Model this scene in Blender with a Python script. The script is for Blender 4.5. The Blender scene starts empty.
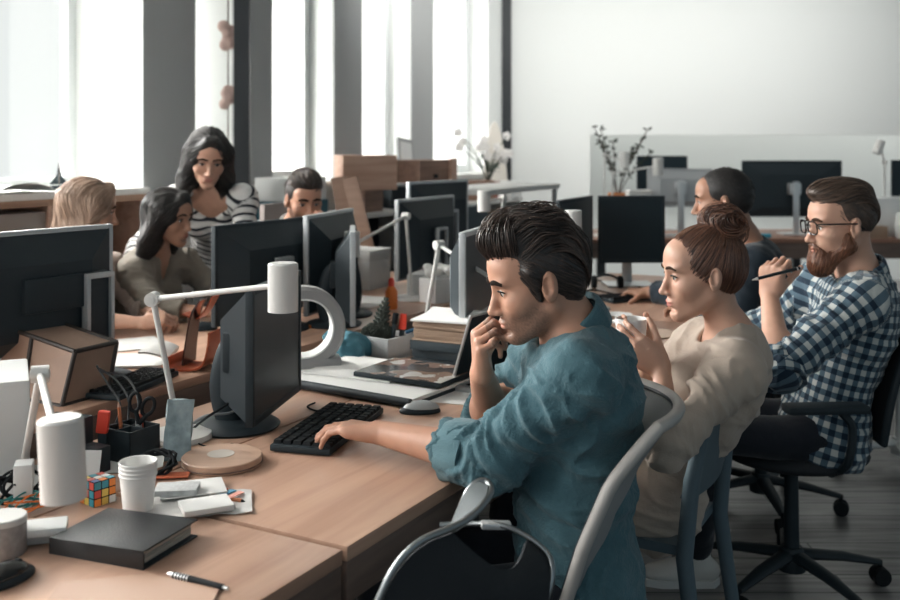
import bpy, bmesh, math, random
import numpy as np
import openvdb
from mathutils import Vector, Matrix, Euler

# ---------------------------------------------------------------- camera, sky, lamps, exposure
SC = bpy.context.scene
COL = SC.collection
FPX, HZ, EYE = 1000.0, 145.0, 1.45
cam_data = bpy.data.cameras.new('camera')
cam = bpy.data.objects.new('camera', cam_data)
COL.objects.link(cam)
cam.location = (0, 0, EYE)
cam.rotation_euler = (math.pi / 2, 0, 0)
cam_data.sensor_width = 36.0
cam_data.lens = 40.0
cam_data.shift_y = -(300 - HZ) / 900.0
cam_data.clip_start = 0.05
cam_data.dof.use_dof = True
cam_data.dof.focus_distance = 2.35
cam_data.dof.aperture_fstop = 3.5
SC.camera = cam

SC.view_settings.view_transform = 'Standard'
SC.view_settings.look = 'None'
SC.view_settings.gamma = 1.0
SC.view_settings.exposure = 0.0

world = bpy.data.worlds.new('overcast_sky')
SC.world = world
world.use_nodes = True
wn, wl = world.node_tree.nodes, world.node_tree.links
wn.clear()
w_out = wn.new('ShaderNodeOutputWorld')
w_bg = wn.new('ShaderNodeBackground')
w_tc = wn.new('ShaderNodeTexCoord')
w_dot = wn.new('ShaderNodeVectorMath'); w_dot.operation = 'DOT_PRODUCT'
w_dot.inputs[1].default_value = (-0.876, 0.482, 0.12)
w_ramp = wn.new('ShaderNodeValToRGB')
w_ramp.color_ramp.elements[0].position = 0.30
w_ramp.color_ramp.elements[0].color = (0.23, 0.30, 0.34, 1)
w_ramp.color_ramp.elements[1].position = 0.72
w_ramp.color_ramp.elements[1].color = (0.90, 0.94, 0.92, 1)
w_map = wn.new('ShaderNodeMath'); w_map.operation = 'MULTIPLY_ADD'
w_map.inputs[1].default_value = 0.5; w_map.inputs[2].default_value = 0.5
wl.new(w_tc.outputs['Generated'], w_dot.inputs[0])
wl.new(w_dot.outputs['Value'], w_map.inputs[0])
wl.new(w_map.outputs[0], w_ramp.inputs[0])
wl.new(w_ramp.outputs[0], w_bg.inputs[0])
w_bg.inputs[1].default_value = 1.0
wl.new(w_bg.outputs[0], w_out.inputs[0])

# desk frame: u runs along the desks, v across them towards the windows
TH = math.atan(0.55)
UX, UY = math.sin(TH), math.cos(TH)
OX, OY = -0.185, 1.762
DESK_ROT = math.pi / 2 - TH
TZ = 0.74
def D(u, v, z=0.0):
    return Vector((OX + u * UX - v * UY, OY + u * UY + v * UX, z))
def W(px, py, Y):
    return Vector(((px - 450) * Y / FPX, Y, EYE - (py - HZ) * Y / FPX))
def G(px, py, z=TZ):
    Y = FPX * (EYE - z) / (py - HZ)
    return Vector(((px - 450) * Y / FPX, Y, z))
def UV(p):
    x, y = p[0] - OX, p[1] - OY
    return (x * UX + y * UY, -x * UY + y * UX)

def area(name, loc, target, sx, sy, power, color, spread=math.pi):
    l = bpy.data.lights.new(name, 'AREA')
    l.shape = 'RECTANGLE'; l.size = sx; l.size_y = sy
    l.energy = power; l.color = color
    l.spread = spread
    o = bpy.data.objects.new(name, l)
    COL.objects.link(o)
    o.location = loc
    o.rotation_euler = (Vector(target) - Vector(loc)).to_track_quat('-Z', 'Y').to_euler()
    return o
# daylight from the high sky outside the window wall
sky_light = area('window_daylight', D(2.6, 6.6, 4.6), D(1.6, 0.0, 0.9), 10.0, 3.4, 7200, (1.0, 0.985, 0.95))
sky_light_near = area('near_window_daylight', D(-2.6, 3.4, 2.5), D(0.6, -0.2, 0.9), 2.6, 1.8, 150, (1.0, 0.98, 0.95))

# added fill light near the ceiling, brightens the back wall
wash = area('wall_wash_fill', (1.8, 7.2, 3.3), (1.5, 9.5, 1.9), 4.6, 0.5, 62, (1.0, 0.99, 0.96), math.radians(120))

# unseen fill light, added to brighten the opening in the back wall
rear = area('opening_fill', (4.0, 9.95, 2.7), (4.0, 11.0, 1.2), 7.0, 0.4, 44, (1.0, 1.0, 0.97))

random.seed(7)
RNG = np.random.default_rng(11)

# ---------------------------------------------------------------- materials
MATS = {}
def mat(name, color, rough=0.5, metal=0.0, bump=0.0, bscale=60.0, spec=0.5, var=0.0, vscale=8.0, coat=0.0, stretch=None, sheen=0.0):
    if name in MATS: return MATS[name]
    m = bpy.data.materials.new(name); m.use_nodes = True
    nt = m.node_tree; n, l = nt.nodes, nt.links
    b = n['Principled BSDF']
    b.inputs['Base Color'].default_value = (*color, 1)
    b.inputs['Roughness'].default_value = rough
    b.inputs['Metallic'].default_value = metal
    b.inputs['Specular IOR Level'].default_value = spec
    b.inputs['Coat Weight'].default_value = coat
    if sheen: b.inputs['Sheen Weight'].default_value = sheen
    if bump or var:
        tc = n.new('ShaderNodeTexCoord'); mp = n.new('ShaderNodeMapping')
        l.new(tc.outputs['Object'], mp.inputs['Vector'])
        if stretch: mp.inputs['Scale'].default_value = stretch
    if var:
        nz = n.new('ShaderNodeTexNoise'); nz.inputs['Scale'].default_value = vscale
        nz.inputs['Detail'].default_value = 4
        l.new(mp.outputs[0], nz.inputs['Vector'])
        mx = n.new('ShaderNodeMix'); mx.data_type = 'RGBA'
        mx.inputs['A'].default_value = (*[c * (1 - var) for c in color], 1)
        mx.inputs['B'].default_value = (*[min(1, c * (1 + var)) for c in color], 1)
        l.new(nz.outputs['Fac'], mx.inputs['Factor'])
        l.new(mx.outputs['Result'], b.inputs['Base Color'])
    if bump:
        nb = n.new('ShaderNodeTexNoise'); nb.inputs['Scale'].default_value = bscale
        nb.inputs['Detail'].default_value = 3
        l.new(mp.outputs[0], nb.inputs['Vector'])
        bp = n.new('ShaderNodeBump'); bp.inputs['Strength'].default_value = bump
        bp.inputs['Distance'].default_value = 0.002
        l.new(nb.outputs['Fac'], bp.inputs['Height'])
        l.new(bp.outputs[0], b.inputs['Normal'])
    MATS[name] = m
    return m

def mat_wood(name, c1, c2, rough=0.4, scale=6.0, planks=None, bump=0.15, axis='x'):
    if name in MATS: return MATS[name]
    m = bpy.data.materials.new(name); m.use_nodes = True
    nt = m.node_tree; n, l = nt.nodes, nt.links
    b = n['Principled BSDF']; b.inputs['Roughness'].default_value = rough
    tc = n.new('ShaderNodeTexCoord'); mp = n.new('ShaderNodeMapping')
    l.new(tc.outputs['Object'], mp.inputs['Vector'])
    s = {'x': (0.6, 7, 7), 'y': (7, 0.6, 7), 'z': (7, 7, 0.6)}[axis]
    mp.inputs['Scale'].default_value = s
    nz = n.new('ShaderNodeTexNoise'); nz.inputs['Scale'].default_value = scale
    nz.inputs['Detail'].default_value = 6; nz.inputs['Distortion'].default_value = 0.6
    l.new(mp.outputs[0], nz.inputs['Vector'])
    rp = n.new('ShaderNodeValToRGB')
    rp.color_ramp.elements[0].position = 0.3; rp.color_ramp.elements[1].position = 0.72
    rp.color_ramp.elements[0].color = (*c1, 1); rp.color_ramp.elements[1].color = (*c2, 1)
    l.new(nz.outputs['Fac'], rp.inputs[0])
    col = rp.outputs[0]; height = nz.outputs['Fac']
    if planks:
        bk = n.new('ShaderNodeTexBrick')
        bk.inputs['Scale'].default_value = 1.0
        bk.inputs['Brick Width'].default_value = planks[0]; bk.inputs['Row Height'].default_value = planks[1]
        bk.inputs['Mortar Size'].default_value = 0.004
        bk.inputs['Color1'].default_value = (0.62, 0.62, 0.62, 1); bk.inputs['Color2'].default_value = (1.15, 1.15, 1.15, 1)
        bk.inputs['Mortar'].default_value = (0.12, 0.12, 0.12, 1)
        mp2 = n.new('ShaderNodeMapping'); l.new(tc.outputs['Object'], mp2.inputs['Vector'])
        l.new(mp2.outputs[0], bk.inputs['Vector'])
        mx = n.new('ShaderNodeMix'); mx.data_type = 'RGBA'; mx.blend_type = 'MULTIPLY'
        mx.inputs['Factor'].default_value = 1.0
        l.new(col, mx.inputs['A']); l.new(bk.outputs['Color'], mx.inputs['B'])
        col = mx.outputs['Result']; height = bk.outputs['Fac']
    l.new(col, b.inputs['Base Color'])
    bp = n.new('ShaderNodeBump'); bp.inputs['Strength'].default_value = bump; bp.inputs['Distance'].default_value = 0.002
    bp.invert = bool(planks)
    l.new(height, bp.inputs['Height']); l.new(bp.outputs[0], b.inputs['Normal'])
    MATS[name] = m
    return m

# ---------------------------------------------------------------- mesh builder
def frame_to(d, up=(0, 0, 1)):
    d = Vector(d).normalized(); up = Vector(up)
    if abs(d.dot(up)) > 0.98: up = Vector((1, 0, 0))
    x = up.cross(d).normalized(); y = d.cross(x)
    return Matrix((x, y, d)).transposed()

class MB:
    def __init__(s): s.v = []; s.f = []; s.m = []
    def add(s, vs, fs, mi=0):
        k = len(s.v); s.v += [tuple(p) for p in vs]; s.f += [[i + k for i in f] for f in fs]; s.m += [mi] * len(fs)
        return s
    def box(s, c, size, rot=None, bev=0.0, mi=0, taper=1.0):
        bm = bmesh.new(); bmesh.ops.create_cube(bm, size=1.0)
        for q in bm.verts:
            t = taper if q.co.z > 0 else 1.0
            q.co = Vector((q.co.x * size[0] * t, q.co.y * size[1] * t, q.co.z * size[2]))
        if bev:
            bmesh.ops.bevel(bm, geom=bm.edges[:], offset=min(bev, 0.45 * min(size)), segments=2, affect='EDGES', profile=0.6)
        R = Matrix.Identity(3)
        if rot is not None: R = rot if isinstance(rot, Matrix) else Euler(rot).to_matrix()
        c = Vector(c); bm.verts.index_update()
        s.add([R @ q.co + c for q in bm.verts], [[q.index for q in f.verts] for f in bm.faces], mi); bm.free()
        return s
    def cyl(s, a, b, ra, rb=None, n=16, mi=0, cap=True):
        rb = ra if rb is None else rb
        return s.tube([a, b], [ra, rb], n, mi, cap)
    def tube(s, path, r, n=8, mi=0, cap=True, flat=1.0, up=(0, 0, 1)):
        P = [Vector(p) for p in path]
        R = r if isinstance(r, (list, tuple)) else [r] * len(P)
        vs = []; fs = []; px = None
        for i, p in enumerate(P):
            d = (P[min(i + 1, len(P) - 1)] - P[max(i - 1, 0)])
            if d.length < 1e-9: d = Vector((0, 0, 1))
            M = frame_to(d, up); x, y = M.col[0].copy(), M.col[1].copy()
            if px is not None:
                x = (px - d.normalized() * px.dot(d.normalized())).normalized(); y = d.normalized().cross(x)
            px = x
            for k in range(n):
                a = 2 * math.pi * k / n
                vs.append(p + x * (R[i] * math.cos(a)) + y * (R[i] * flat * math.sin(a)))
        for i in range(len(P) - 1):
            for k in range(n):
                k2 = (k + 1) % n
                fs.append([i * n + k, i * n + k2, (i + 1) * n + k2, (i + 1) * n + k])
        if cap:
            fs.append(list(range(n))[::-1]); fs.append([(len(P) - 1) * n + k for k in range(n)])
        return s.add(vs, fs, mi)
    def lathe(s, prof, c=(0, 0, 0), n=32, mi=0, rot=None, close=False):
        c = Vector(c); vs = []; fs = []
        R = Matrix.Identity(3) if rot is None else (rot if isinstance(rot, Matrix) else Euler(rot).to_matrix())
        m = len(prof)
        for (r, z) in prof:
            for k in range(n):
                a = 2 * math.pi * k / n
                vs.append(R @ Vector((r * math.cos(a), r * math.sin(a), z)) + c)
        for i in range(m - 1 + (1 if close else 0)):
            j = (i + 1) % m
            for k in range(n):
                k2 = (k + 1) % n
                fs.append([i * n + k, i * n + k2, j * n + k2, j * n + k])
        if not close:
            if prof[0][0] > 1e-6: fs.append(list(range(n))[::-1])
            if prof[-1][0] > 1e-6: fs.append([(m - 1) * n + k for k in range(n)])
        return s.add(vs, fs, mi)
    def prism(s, outline, h0, h1, M=None, mi=0):
        n = len(outline); M = M or Matrix.Identity(4)
        vs = [M @ Vector((x, y, h0)) for x, y in outline] + [M @ Vector((x, y, h1)) for x, y in outline]
        fs = [list(range(n))[::-1], list(range(n, 2 * n))] + [[i, (i + 1) % n, n + (i + 1) % n, n + i] for i in range(n)]
        return s.add(vs, fs, mi)
    def sheet(s, rows, th=0.002, mi=0):
        a = len(rows); b = len(rows[0]); P = [[Vector(p) for p in r] for r in rows]
        vs = []; N = []
        for i in range(a):
            for j in range(b):
                du = P[min(i + 1, a - 1)][j] - P[max(i - 1, 0)][j]; dv = P[i][min(j + 1, b - 1)] - P[i][max(j - 1, 0)]
                nn = du.cross(dv); N.append(nn.normalized() if nn.length > 1e-12 else Vector((0, 0, 1)))
        flat = [p for r in P for p in r]
        vs = [p + q * th / 2 for p, q in zip(flat, N)] + [p - q * th / 2 for p, q in zip(flat, N)]
        o = a * b; fs = []
        for i in range(a - 1):
            for j in range(b - 1):
                k = i * b + j
                fs.append([k, k + b, k + b + 1, k + 1]); fs.append([o + k, o + k + 1, o + k + b + 1, o + k + b])
        for i in range(a - 1):
            for j in (0, b - 1):
                k = i * b + j; fs.append([k, k + b, o + k + b, o + k])
        for j in range(b - 1):
            for i in (0, a - 1):
                k = i * b + j; fs.append([k, k + 1, o + k + 1, o + k])
        return s.add(vs, fs, mi)
    def build(s, name, mats, parent=None, smooth=None, loc=None, rot=None, sub=0):
        me = bpy.data.meshes.new(name)
        me.from_pydata(s.v, [], s.f)
        mats = mats if isinstance(mats, (list, tuple)) else [mats]
        for m in mats: me.materials.append(m)
        if len(mats) > 1: me.polygons.foreach_set('material_index', s.m)
        bm = bmesh.new(); bm.from_mesh(me); bmesh.ops.recalc_face_normals(bm, faces=bm.faces[:]); bm.to_mesh(me); bm.free()
        o = bpy.data.objects.new(name, me); COL.objects.link(o)
        if loc is not None: o.location = loc
        if rot is not None: o.rotation_euler = rot
        if parent is not None: o.parent = parent
        if smooth is None or smooth:
            me.shade_smooth()
            try: me.set_sharp_from_angle(angle=math.radians(40))
            except Exception: pass
        if sub:
            sm = o.modifiers.new('smooth_surface', 'SUBSURF'); sm.levels = sub; sm.render_levels = sub
        return o

def tag(o, label, cat, group=None):
    o['label'] = label; o['category'] = cat
    if group: o['group'] = group
    return o
def thing(name, label, cat, loc=(0, 0, 0), rotz=0.0, group=None):
    o = bpy.data.objects.new(name, None); COL.objects.link(o)
    o.empty_display_size = 0.05
    o.location = loc; o.rotation_euler = (0, 0, rotz)
    return tag(o, label, cat, group)
def struct(name, mb, m, **k):
    o = mb.build(name, m, **k); o['kind'] = 'structure'
    return o
def dup(o, loc, rotz, label=None, group=None, scale=None):
    r = o.copy(); COL.objects.link(r); r.location = loc; r.rotation_euler = (0, 0, rotz)
    if scale: r.scale = scale
    if label: r['label'] = label
    if group: r['group'] = group
    for ch in list(o.children):
        c = ch.copy(); COL.objects.link(c); c.parent = r
        for g in list(ch.children):
            d = g.copy(); COL.objects.link(d); d.parent = c
    return r
def bez(pts, n=24):
    P = [Vector(p) for p in pts]; out = []
    Q = [P[0] * 2 - P[1]] + P + [P[-1] * 2 - P[-2]]
    segs = len(P) - 1
    for i in range(segs):
        a, b, c, d = Q[i:i + 4]; m = max(2, n // segs)
        for k in range(m):
            t = k / m
            out.append(0.5 * ((2 * b) + (c - a) * t + (2 * a - 5 * b + 4 * c - d) * t * t + (3 * b - a - 3 * c + d) * t ** 3))
    out.append(P[-1]); return out
# ---------------------------------------------------------------- the room
M_white_wall = mat('white_plaster', (0.78, 0.80, 0.785), 0.85, bump=0.08, bscale=180)
M_pier = mat('shade_grey_plaster', (0.40, 0.41, 0.41), 0.9, bump=0.1, bscale=150)  # backlit shade of the pier faces put into the plaster colour
M_frame = mat('window_frame_paint', (0.72, 0.75, 0.75), 0.5)
M_dark_steel = mat('dark_steel', (0.012, 0.016, 0.02), 0.55)
M_floor = mat_wood('weathered_planks', (0.125, 0.120, 0.118), (0.34, 0.325, 0.315), 0.34, 4.0, planks=(2.6, 0.135), bump=0.5)
M_glass = bpy.data.materials.new('window_glass'); M_glass.use_nodes = True
_n, _l = M_glass.node_tree.nodes, M_glass.node_tree.links
_n.clear(); _o = _n.new('ShaderNodeOutputMaterial'); _t = _n.new('ShaderNodeBsdfTransparent'); _g = _n.new('ShaderNodeBsdfGlossy')
_g.inputs['Roughness'].default_value = 0.05; _x = _n.new('ShaderNodeMixShader'); _x.inputs[0].default_value = 0.05
_l.new(_t.outputs[0], _x.inputs[1]); _l.new(_g.outputs[0], _x.inputs[2]); _l.new(_x.outputs[0], _o.inputs[0])

WV, WTH = 3.09, 0.60        # window wall: inner face and depth in desk coordinates
CEIL = 3.4
fl = MB().box((2.5, 4.5, -0.05), (15, 15, 0.1))
floor = struct('floor', fl, M_floor, smooth=False)
floor.rotation_euler = (0, 0, 0)
ce = MB().box((2.0, 5.4, CEIL + 0.05), (12.5, 12.5, 0.1))
struct('ceiling', ce, M_white_wall, smooth=False)

def wbox(mb, u0, u1, v0, v1, z0, z1, mi=0):
    return mb.box(D((u0 + u1) / 2, (v0 + v1) / 2, (z0 + z1) / 2), (u1 - u0, v1 - v0, z1 - z0), rot=(0, 0, DESK_ROT), mi=mi)
piers = [(-3.6, -2.6), (-0.35, 0.1), (2.52, 2.925), (3.26, 3.626), (4.308, 4.66), (5.36, 5.71), (6.75, 7.6)]
SILL = 1.20
w = MB(); wbox(w, -3.6, 7.6, WV, WV + WTH, 0, SILL - 0.03); wbox(w, -3.6, 7.6, WV, WV + WTH, 3.15, CEIL)
for a, b in piers: wbox(w, a, b, WV + 0.012, WV + WTH, SILL - 0.03, 3.15)
struct('wall_left', w, M_white_wall, smooth=False)
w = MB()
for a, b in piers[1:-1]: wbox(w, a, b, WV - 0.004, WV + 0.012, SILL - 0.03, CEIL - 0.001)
struct('trim_1', w, M_pier, smooth=False)  # thin skin on the room side of the piers, carries the painted shade
w = MB(); wbox(w, -3.6, 6.75, WV - 0.10, WV + WTH + 0.03, SILL - 0.03, SILL)
struct('trim_2', w, mat('sill_paint', (0.72, 0.72, 0.70), 0.6), smooth=False)
for i, ((a, b), (c, d)) in enumerate(zip(piers[:-1], piers[1:])):
    u0, u1 = b, c
    gv = WV + (0.55 if i < 3 else 0.24)
    f = MB()
    for q in (u0 + 0.03, u1 - 0.03, u0 + (u1 - u0) * (0.84 if i == 2 else 0.5 if i == 0 else 0.12)):
        wbox(f, q - 0.03, q + 0.03, gv - 0.03, gv + 0.03, SILL, 3.15)
    for z in (SILL + 0.035, 3.115): wbox(f, u0, u1, gv - 0.028, gv + 0.028, z - 0.035, z + 0.035)
    fo = struct('window_%d' % (i + 1), f, M_frame, smooth=False)
    g = MB(); wbox(g, u0, u1, gv - 0.003, gv + 0.003, SILL, 3.15)
    g.build('pane', M_glass, fo, smooth=False)

# back wall with its long low opening
PY, NT = 9.5, 1.545
nx0 = 1.33
p = MB()
p.box((( 0.5 + nx0) / 2, PY + 0.1, CEIL / 2), (nx0 - 0.5, 0.2, CEIL))
p.box(((nx0 + 8.3) / 2, PY + 0.1, (CEIL + NT) / 2), (8.3 - nx0, 0.2, CEIL - NT))
struct('wall_back', p, M_white_wall, smooth=False)
q = MB(); q.box((4.6, PY + 1.30, CEIL / 2), (8.0, 0.1, CEIL)); q.box((1.05, PY + 0.73, CEIL / 2), (0.1, 1.06, CEIL))
struct('wall_recess', q, M_white_wall, smooth=False)
c = MB().box((0.535, PY - 0.05, CEIL / 2), (0.085, 0.08, CEIL))
struct('trim_3', c, M_dark_steel, smooth=False)
cc = D(2.93, 2.74, 0)
c = MB().box((cc.x, cc.y, CEIL / 2), (0.085, 0.085, CEIL), rot=(0, 0, 0.1))
c.box((cc.x, cc.y, 0.006), (0.17, 0.17, 0.012), rot=(0, 0, 0.1))
struct('trim_4', c, M_dark_steel, smooth=False)

# ---------------------------------------------------------------- desks
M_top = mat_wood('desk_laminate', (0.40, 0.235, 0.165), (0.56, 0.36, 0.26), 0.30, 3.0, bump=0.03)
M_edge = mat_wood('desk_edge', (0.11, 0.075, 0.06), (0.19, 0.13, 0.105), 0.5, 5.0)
M_leg = mat('desk_leg_steel', (0.05, 0.055, 0.06), 0.5, metal=0.3)
def desk(u0, u1, v0, v1, label, group=None, drop=0.075, leg_style='post'):
    t = thing('office_desk', label, 'desk', D((u0 + u1) / 2, (v0 + v1) / 2, 0), DESK_ROT, group)
    L, Wd = u1 - u0, v1 - v0
    MB().box((0, 0, TZ - 0.014), (L - 0.006, Wd, 0.028), bev=0.003).build('desktop', M_top, t)
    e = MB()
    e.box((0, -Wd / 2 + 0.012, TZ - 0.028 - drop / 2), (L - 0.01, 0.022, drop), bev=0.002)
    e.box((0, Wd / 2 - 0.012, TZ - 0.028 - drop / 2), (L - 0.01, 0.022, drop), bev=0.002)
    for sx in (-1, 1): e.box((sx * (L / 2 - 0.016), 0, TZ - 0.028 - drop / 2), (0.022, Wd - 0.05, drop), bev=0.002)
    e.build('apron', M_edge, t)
    for sx in (-1, 1):
        for sy in (-1, 1):
            MB().box((sx * (L / 2 - 0.06), sy * (Wd / 2 - 0.06), (TZ - 0.03) / 2), (0.05, 0.05, TZ - 0.03), bev=0.004).build('leg', M_leg, t)
    return t
desk(-1.45, -0.004, 0.0, 0.60, 'wood-topped desk nearest the camera, with the black notebook and pen on it', 'desks of the near row')
desk(0.004, 1.50, 0.0, 0.57, 'wood-topped desk with the keyboard and mouse of the man in the denim shirt', 'desks of the near row')
desk(1.51, 2.50, 0.0, 0.90, 'wood-topped desk in front of the woman with the white cup', 'desks of the near row')
desk(2.51, 3.85, 0.0, 0.90, 'wood-topped desk at the far end of the near row, with the small black keyboard', 'desks of the near row')
desk(-1.45, -0.004, 0.606, 1.10, 'narrow wood-topped desk section beside the white box at the lower left', 'narrow desk sections')
desk(0.004, 1.50, 0.576, 0.90, 'narrow wood-topped desk section under the grey ring-shaped fan', 'narrow desk sections')
desk(-0.60, 0.93, 1.15, 1.98, 'wood-topped desk of the window row carrying the big left monitor', 'desks of the window row')
desk(0.94, 2.42, 1.15, 1.98, 'wood-topped desk of the window row with the open magazine and orange holder', 'desks of the window row')
desk(2.43, 3.90, 1.15, 1.98, 'wood-topped desk of the window row with white boxes and the orange bottle', 'desks of the window row')
# ---------------------------------------------------------------- smooth bodies from signed distances
F32 = np.float32
class Sdf:
    """ordered list of tapered capsules and ellipsoids, smoothly joined or carved"""
    def __init__(s): s.p = []
    def cone(s, a, b, ra, rb=None, k=0.02, op='u', flat=None, g=''):
        a = np.array(a, F32); b = np.array(b, F32)
        s.p.append(dict(t='c', a=a, b=b, ra=ra, rb=ra if rb is None else rb, k=k, op=op, flat=flat, g=g)); return s
    def ell(s, c, r, R=None, k=0.02, op='u', g=''):
        R = np.eye(3, dtype=F32) if R is None else np.array(R, F32)
        s.p.append(dict(t='e', c=np.array(c, F32), r=np.array(r, F32), R=R, k=k, op=op, g=g)); return s
    def sph(s, c, r, k=0.02, op='u', g=''):
        return s.ell(c, (r, r, r), None, k, op, g)
    @staticmethod
    def d1(q, P):
        if q['t'] == 'c':
            a, b = q['a'], q['b']; ba = b - a; l2 = max(float(ba @ ba), 1e-10)
            pa = P - a
            if q['flat'] is not None:
                n, sc = q['flat']; n = np.array(n, F32)
                n = n - ba * float(n @ ba) / l2; n /= (np.linalg.norm(n) + 1e-9)
                pa = pa + np.outer(pa @ n, n) * F32(sc - 1)
            t = np.clip(pa @ ba / F32(l2), 0, 1)
            w = pa - t[:, None] * ba
            return np.sqrt(np.einsum('ij,ij->i', w, w)) - (F32(q['ra']) + t * F32(q['rb'] - q['ra']))
        p = (P - q['c']) @ q['R'].astype(F32)
        r = q['r']
        if r[0] == r[1] == r[2]: return np.sqrt(np.einsum('ij,ij->i', p, p)) - r[0]
        a = p / r; k0 = np.sqrt(np.einsum('ij,ij->i', a, a)) + F32(1e-6)
        b = a / r; k1 = np.sqrt(np.einsum('ij,ij->i', b, b)) + F32(1e-6)
        return k0 * (k0 - 1) / k1
    @staticmethod
    def fold(d, e, q):
        k = F32(max(q['k'], 1e-5))
        if d is None: return e
        if q['op'] == 'u':
            h = np.maximum(k - np.abs(d - e), 0) / k
            return np.minimum(d, e) - h * h * k * F32(0.25)
        if q['op'] == 's':
            h = np.maximum(k - np.abs(d + e), 0) / k
            return np.maximum(d, -e) + h * h * k * F32(0.25)
        h = np.maximum(k - np.abs(d - e), 0) / k
        return np.maximum(d, e) + h * h * k * F32(0.25)
    def __call__(s, P, use=None):
        P = np.asarray(P, F32); d = None
        for i, q in enumerate(s.p):
            if use is not None and not use[i]: continue
            d = s.fold(d, s.d1(q, P), q)
        return np.full(len(P), 1.0, F32) if d is None else d
    def grad(s, P, e=0.002):
        P = np.asarray(P, F32); g = np.zeros_like(P)
        for i in range(3):
            o = np.zeros(3, F32); o[i] = e
            g[:, i] = s(P + o) - s(P - o)
        return g / (np.linalg.norm(g, axis=1, keepdims=True) + 1e-9)
    def nearest(s, P, groups):
        best = np.full(len(P), 9.0); idx = np.zeros(len(P), int)
        for j, gname in enumerate(groups):
            for q in s.p:
                if q['g'] == gname and q['op'] == 'u':
                    d = s.d1(q, P); m = d < best; best[m] = d[m]; idx[m] = j
        return idx
    def bounds(s):
        lo = np.full(3, 9e9); hi = -lo
        for q in s.p:
            if q['op'] != 'u': continue
            if q['t'] == 'c':
                r = max(q['ra'], q['rb'])
                lo = np.minimum(lo, np.minimum(q['a'], q['b']) - r); hi = np.maximum(hi, np.maximum(q['a'], q['b']) + r)
            else:
                r = float(q['r'].max()); lo = np.minimum(lo, q['c'] - r); hi = np.maximum(hi, q['c'] + r)
        return lo - 0.02, hi + 0.02

def sdf_mesh(f, h, B=14):
    lo, hi = f.bounds()
    nb = np.ceil((hi - lo) / (h * B)).astype(int)
    ii = np.stack(np.meshgrid(*[np.arange(n) for n in nb], indexing='ij'), -1).reshape(-1, 3)
    cen = (lo + (ii + 0.5) * h * B).astype(F32)
    half = 0.5 * h * B * 1.7321
    Dp = np.stack([f.d1(q, cen) for q in f.p])
    d = None
    for q, e in zip(f.p, Dp): d = f.fold(d, e, q)
    act = np.abs(d) < half * 1.35 + 0.006
    grid = openvdb.FloatGrid(1.0)
    for b in ii[(~act) & (d < 0)]:
        grid.copyFromArray(np.full((B, B, B), -1.0, F32), ijk=tuple(int(x) * B for x in b))
    loc = np.stack(np.meshgrid(*[np.arange(B)] * 3, indexing='ij'), -1).reshape(-1, 3).astype(F32) * F32(h)
    ks = np.array([q['k'] for q in f.p])
    idx = np.where(act)[0]
    for s0 in range(0, len(idx), 12):
        ch = idx[s0:s0 + 12]
        dm = Dp[:, ch]
        use = (dm.min(axis=1) < half * 1.5 + ks + 0.004 + np.maximum(0, d[ch].max()))
        P = ((lo + ii[ch] * h * B).astype(F32)[:, None, :] + loc[None]).reshape(-1, 3)
        val = f(P, use).reshape(len(ch), B, B, B)
        for b, a in zip(ii[ch], val):
            grid.copyFromArray(np.ascontiguousarray(np.clip(a, -1, 1)), ijk=tuple(int(x) * B for x in b))
    pts, quads = grid.convertToQuads(0.0)
    return (pts * h + lo).astype(np.float64), quads

_T = RNG.random((32, 32, 32)).astype(F32)
def vnoise(P):
    P = np.asarray(P, np.float64); i = np.floor(P).astype(int); f = P - i; f = f * f * (3 - 2 * f)
    r = 0
    for dx in (0, 1):
        for dy in (0, 1):
            for dz in (0, 1):
                w = (f[:, 0] if dx else 1 - f[:, 0]) * (f[:, 1] if dy else 1 - f[:, 1]) * (f[:, 2] if dz else 1 - f[:, 2])
                r = r + w * _T[(i[:, 0] + dx) % 32, (i[:, 1] + dy) % 32, (i[:, 2] + dz) % 32]
    return r

def mesh_obj(name, pts, quads, mats, parent=None, colors=None, uvs=None, mi=None):
    me = bpy.data.meshes.new(name)
    n, m = len(pts), len(quads)
    me.vertices.add(n); me.vertices.foreach_set('co', np.asarray(pts, F32).ravel())
    me.loops.add(m * 4); me.loops.foreach_set('vertex_index', np.asarray(quads, np.int32).ravel())
    me.polygons.add(m); me.polygons.foreach_set('loop_start', np.arange(0, m * 4, 4, dtype=np.int32))
    me.update(calc_edges=True); me.validate()
    for q in (mats if isinstance(mats, (list, tuple)) else [mats]): me.materials.append(q)
    if mi is not None: me.polygons.foreach_set('material_index', np.asarray(mi, np.int32))
    if colors is not None:
        at = me.color_attributes.new('tint', 'FLOAT_COLOR', 'POINT')
        at.data.foreach_set('color', np.asarray(colors, F32).ravel())
    if uvs is not None:
        ul = me.uv_layers.new(name='cloth')
        ul.data.foreach_set('uv', np.asarray(uvs, F32)[np.asarray(quads).ravel()].ravel())
    me.shade_smooth()
    o = bpy.data.objects.new(name, me); COL.objects.link(o)
    if parent is not None: o.parent = parent
    return o

def vnormals(pts, quads):
    a = pts[quads[:, 2]] - pts[quads[:, 0]]; b = pts[quads[:, 3]] - pts[quads[:, 1]]
    fn = np.cross(a, b); vn = np.zeros_like(pts)
    for j in range(4): np.add.at(vn, quads[:, j], fn)
    return vn / (np.linalg.norm(vn, axis=1, keepdims=True) + 1e-12)

def relax(pts, quads, it=2, lam=0.5):
    for _ in range(it):
        acc = np.zeros_like(pts); cnt = np.zeros(len(pts))
        for j in range(4):
            for q in (1, 3):
                np.add.at(acc, quads[:, j], pts[quads[:, (j + q) % 4]]); np.add.at(cnt, quads[:, j], 1)
        pts = pts + lam * (acc / np.maximum(cnt, 1)[:, None] - pts)
    return pts

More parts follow.
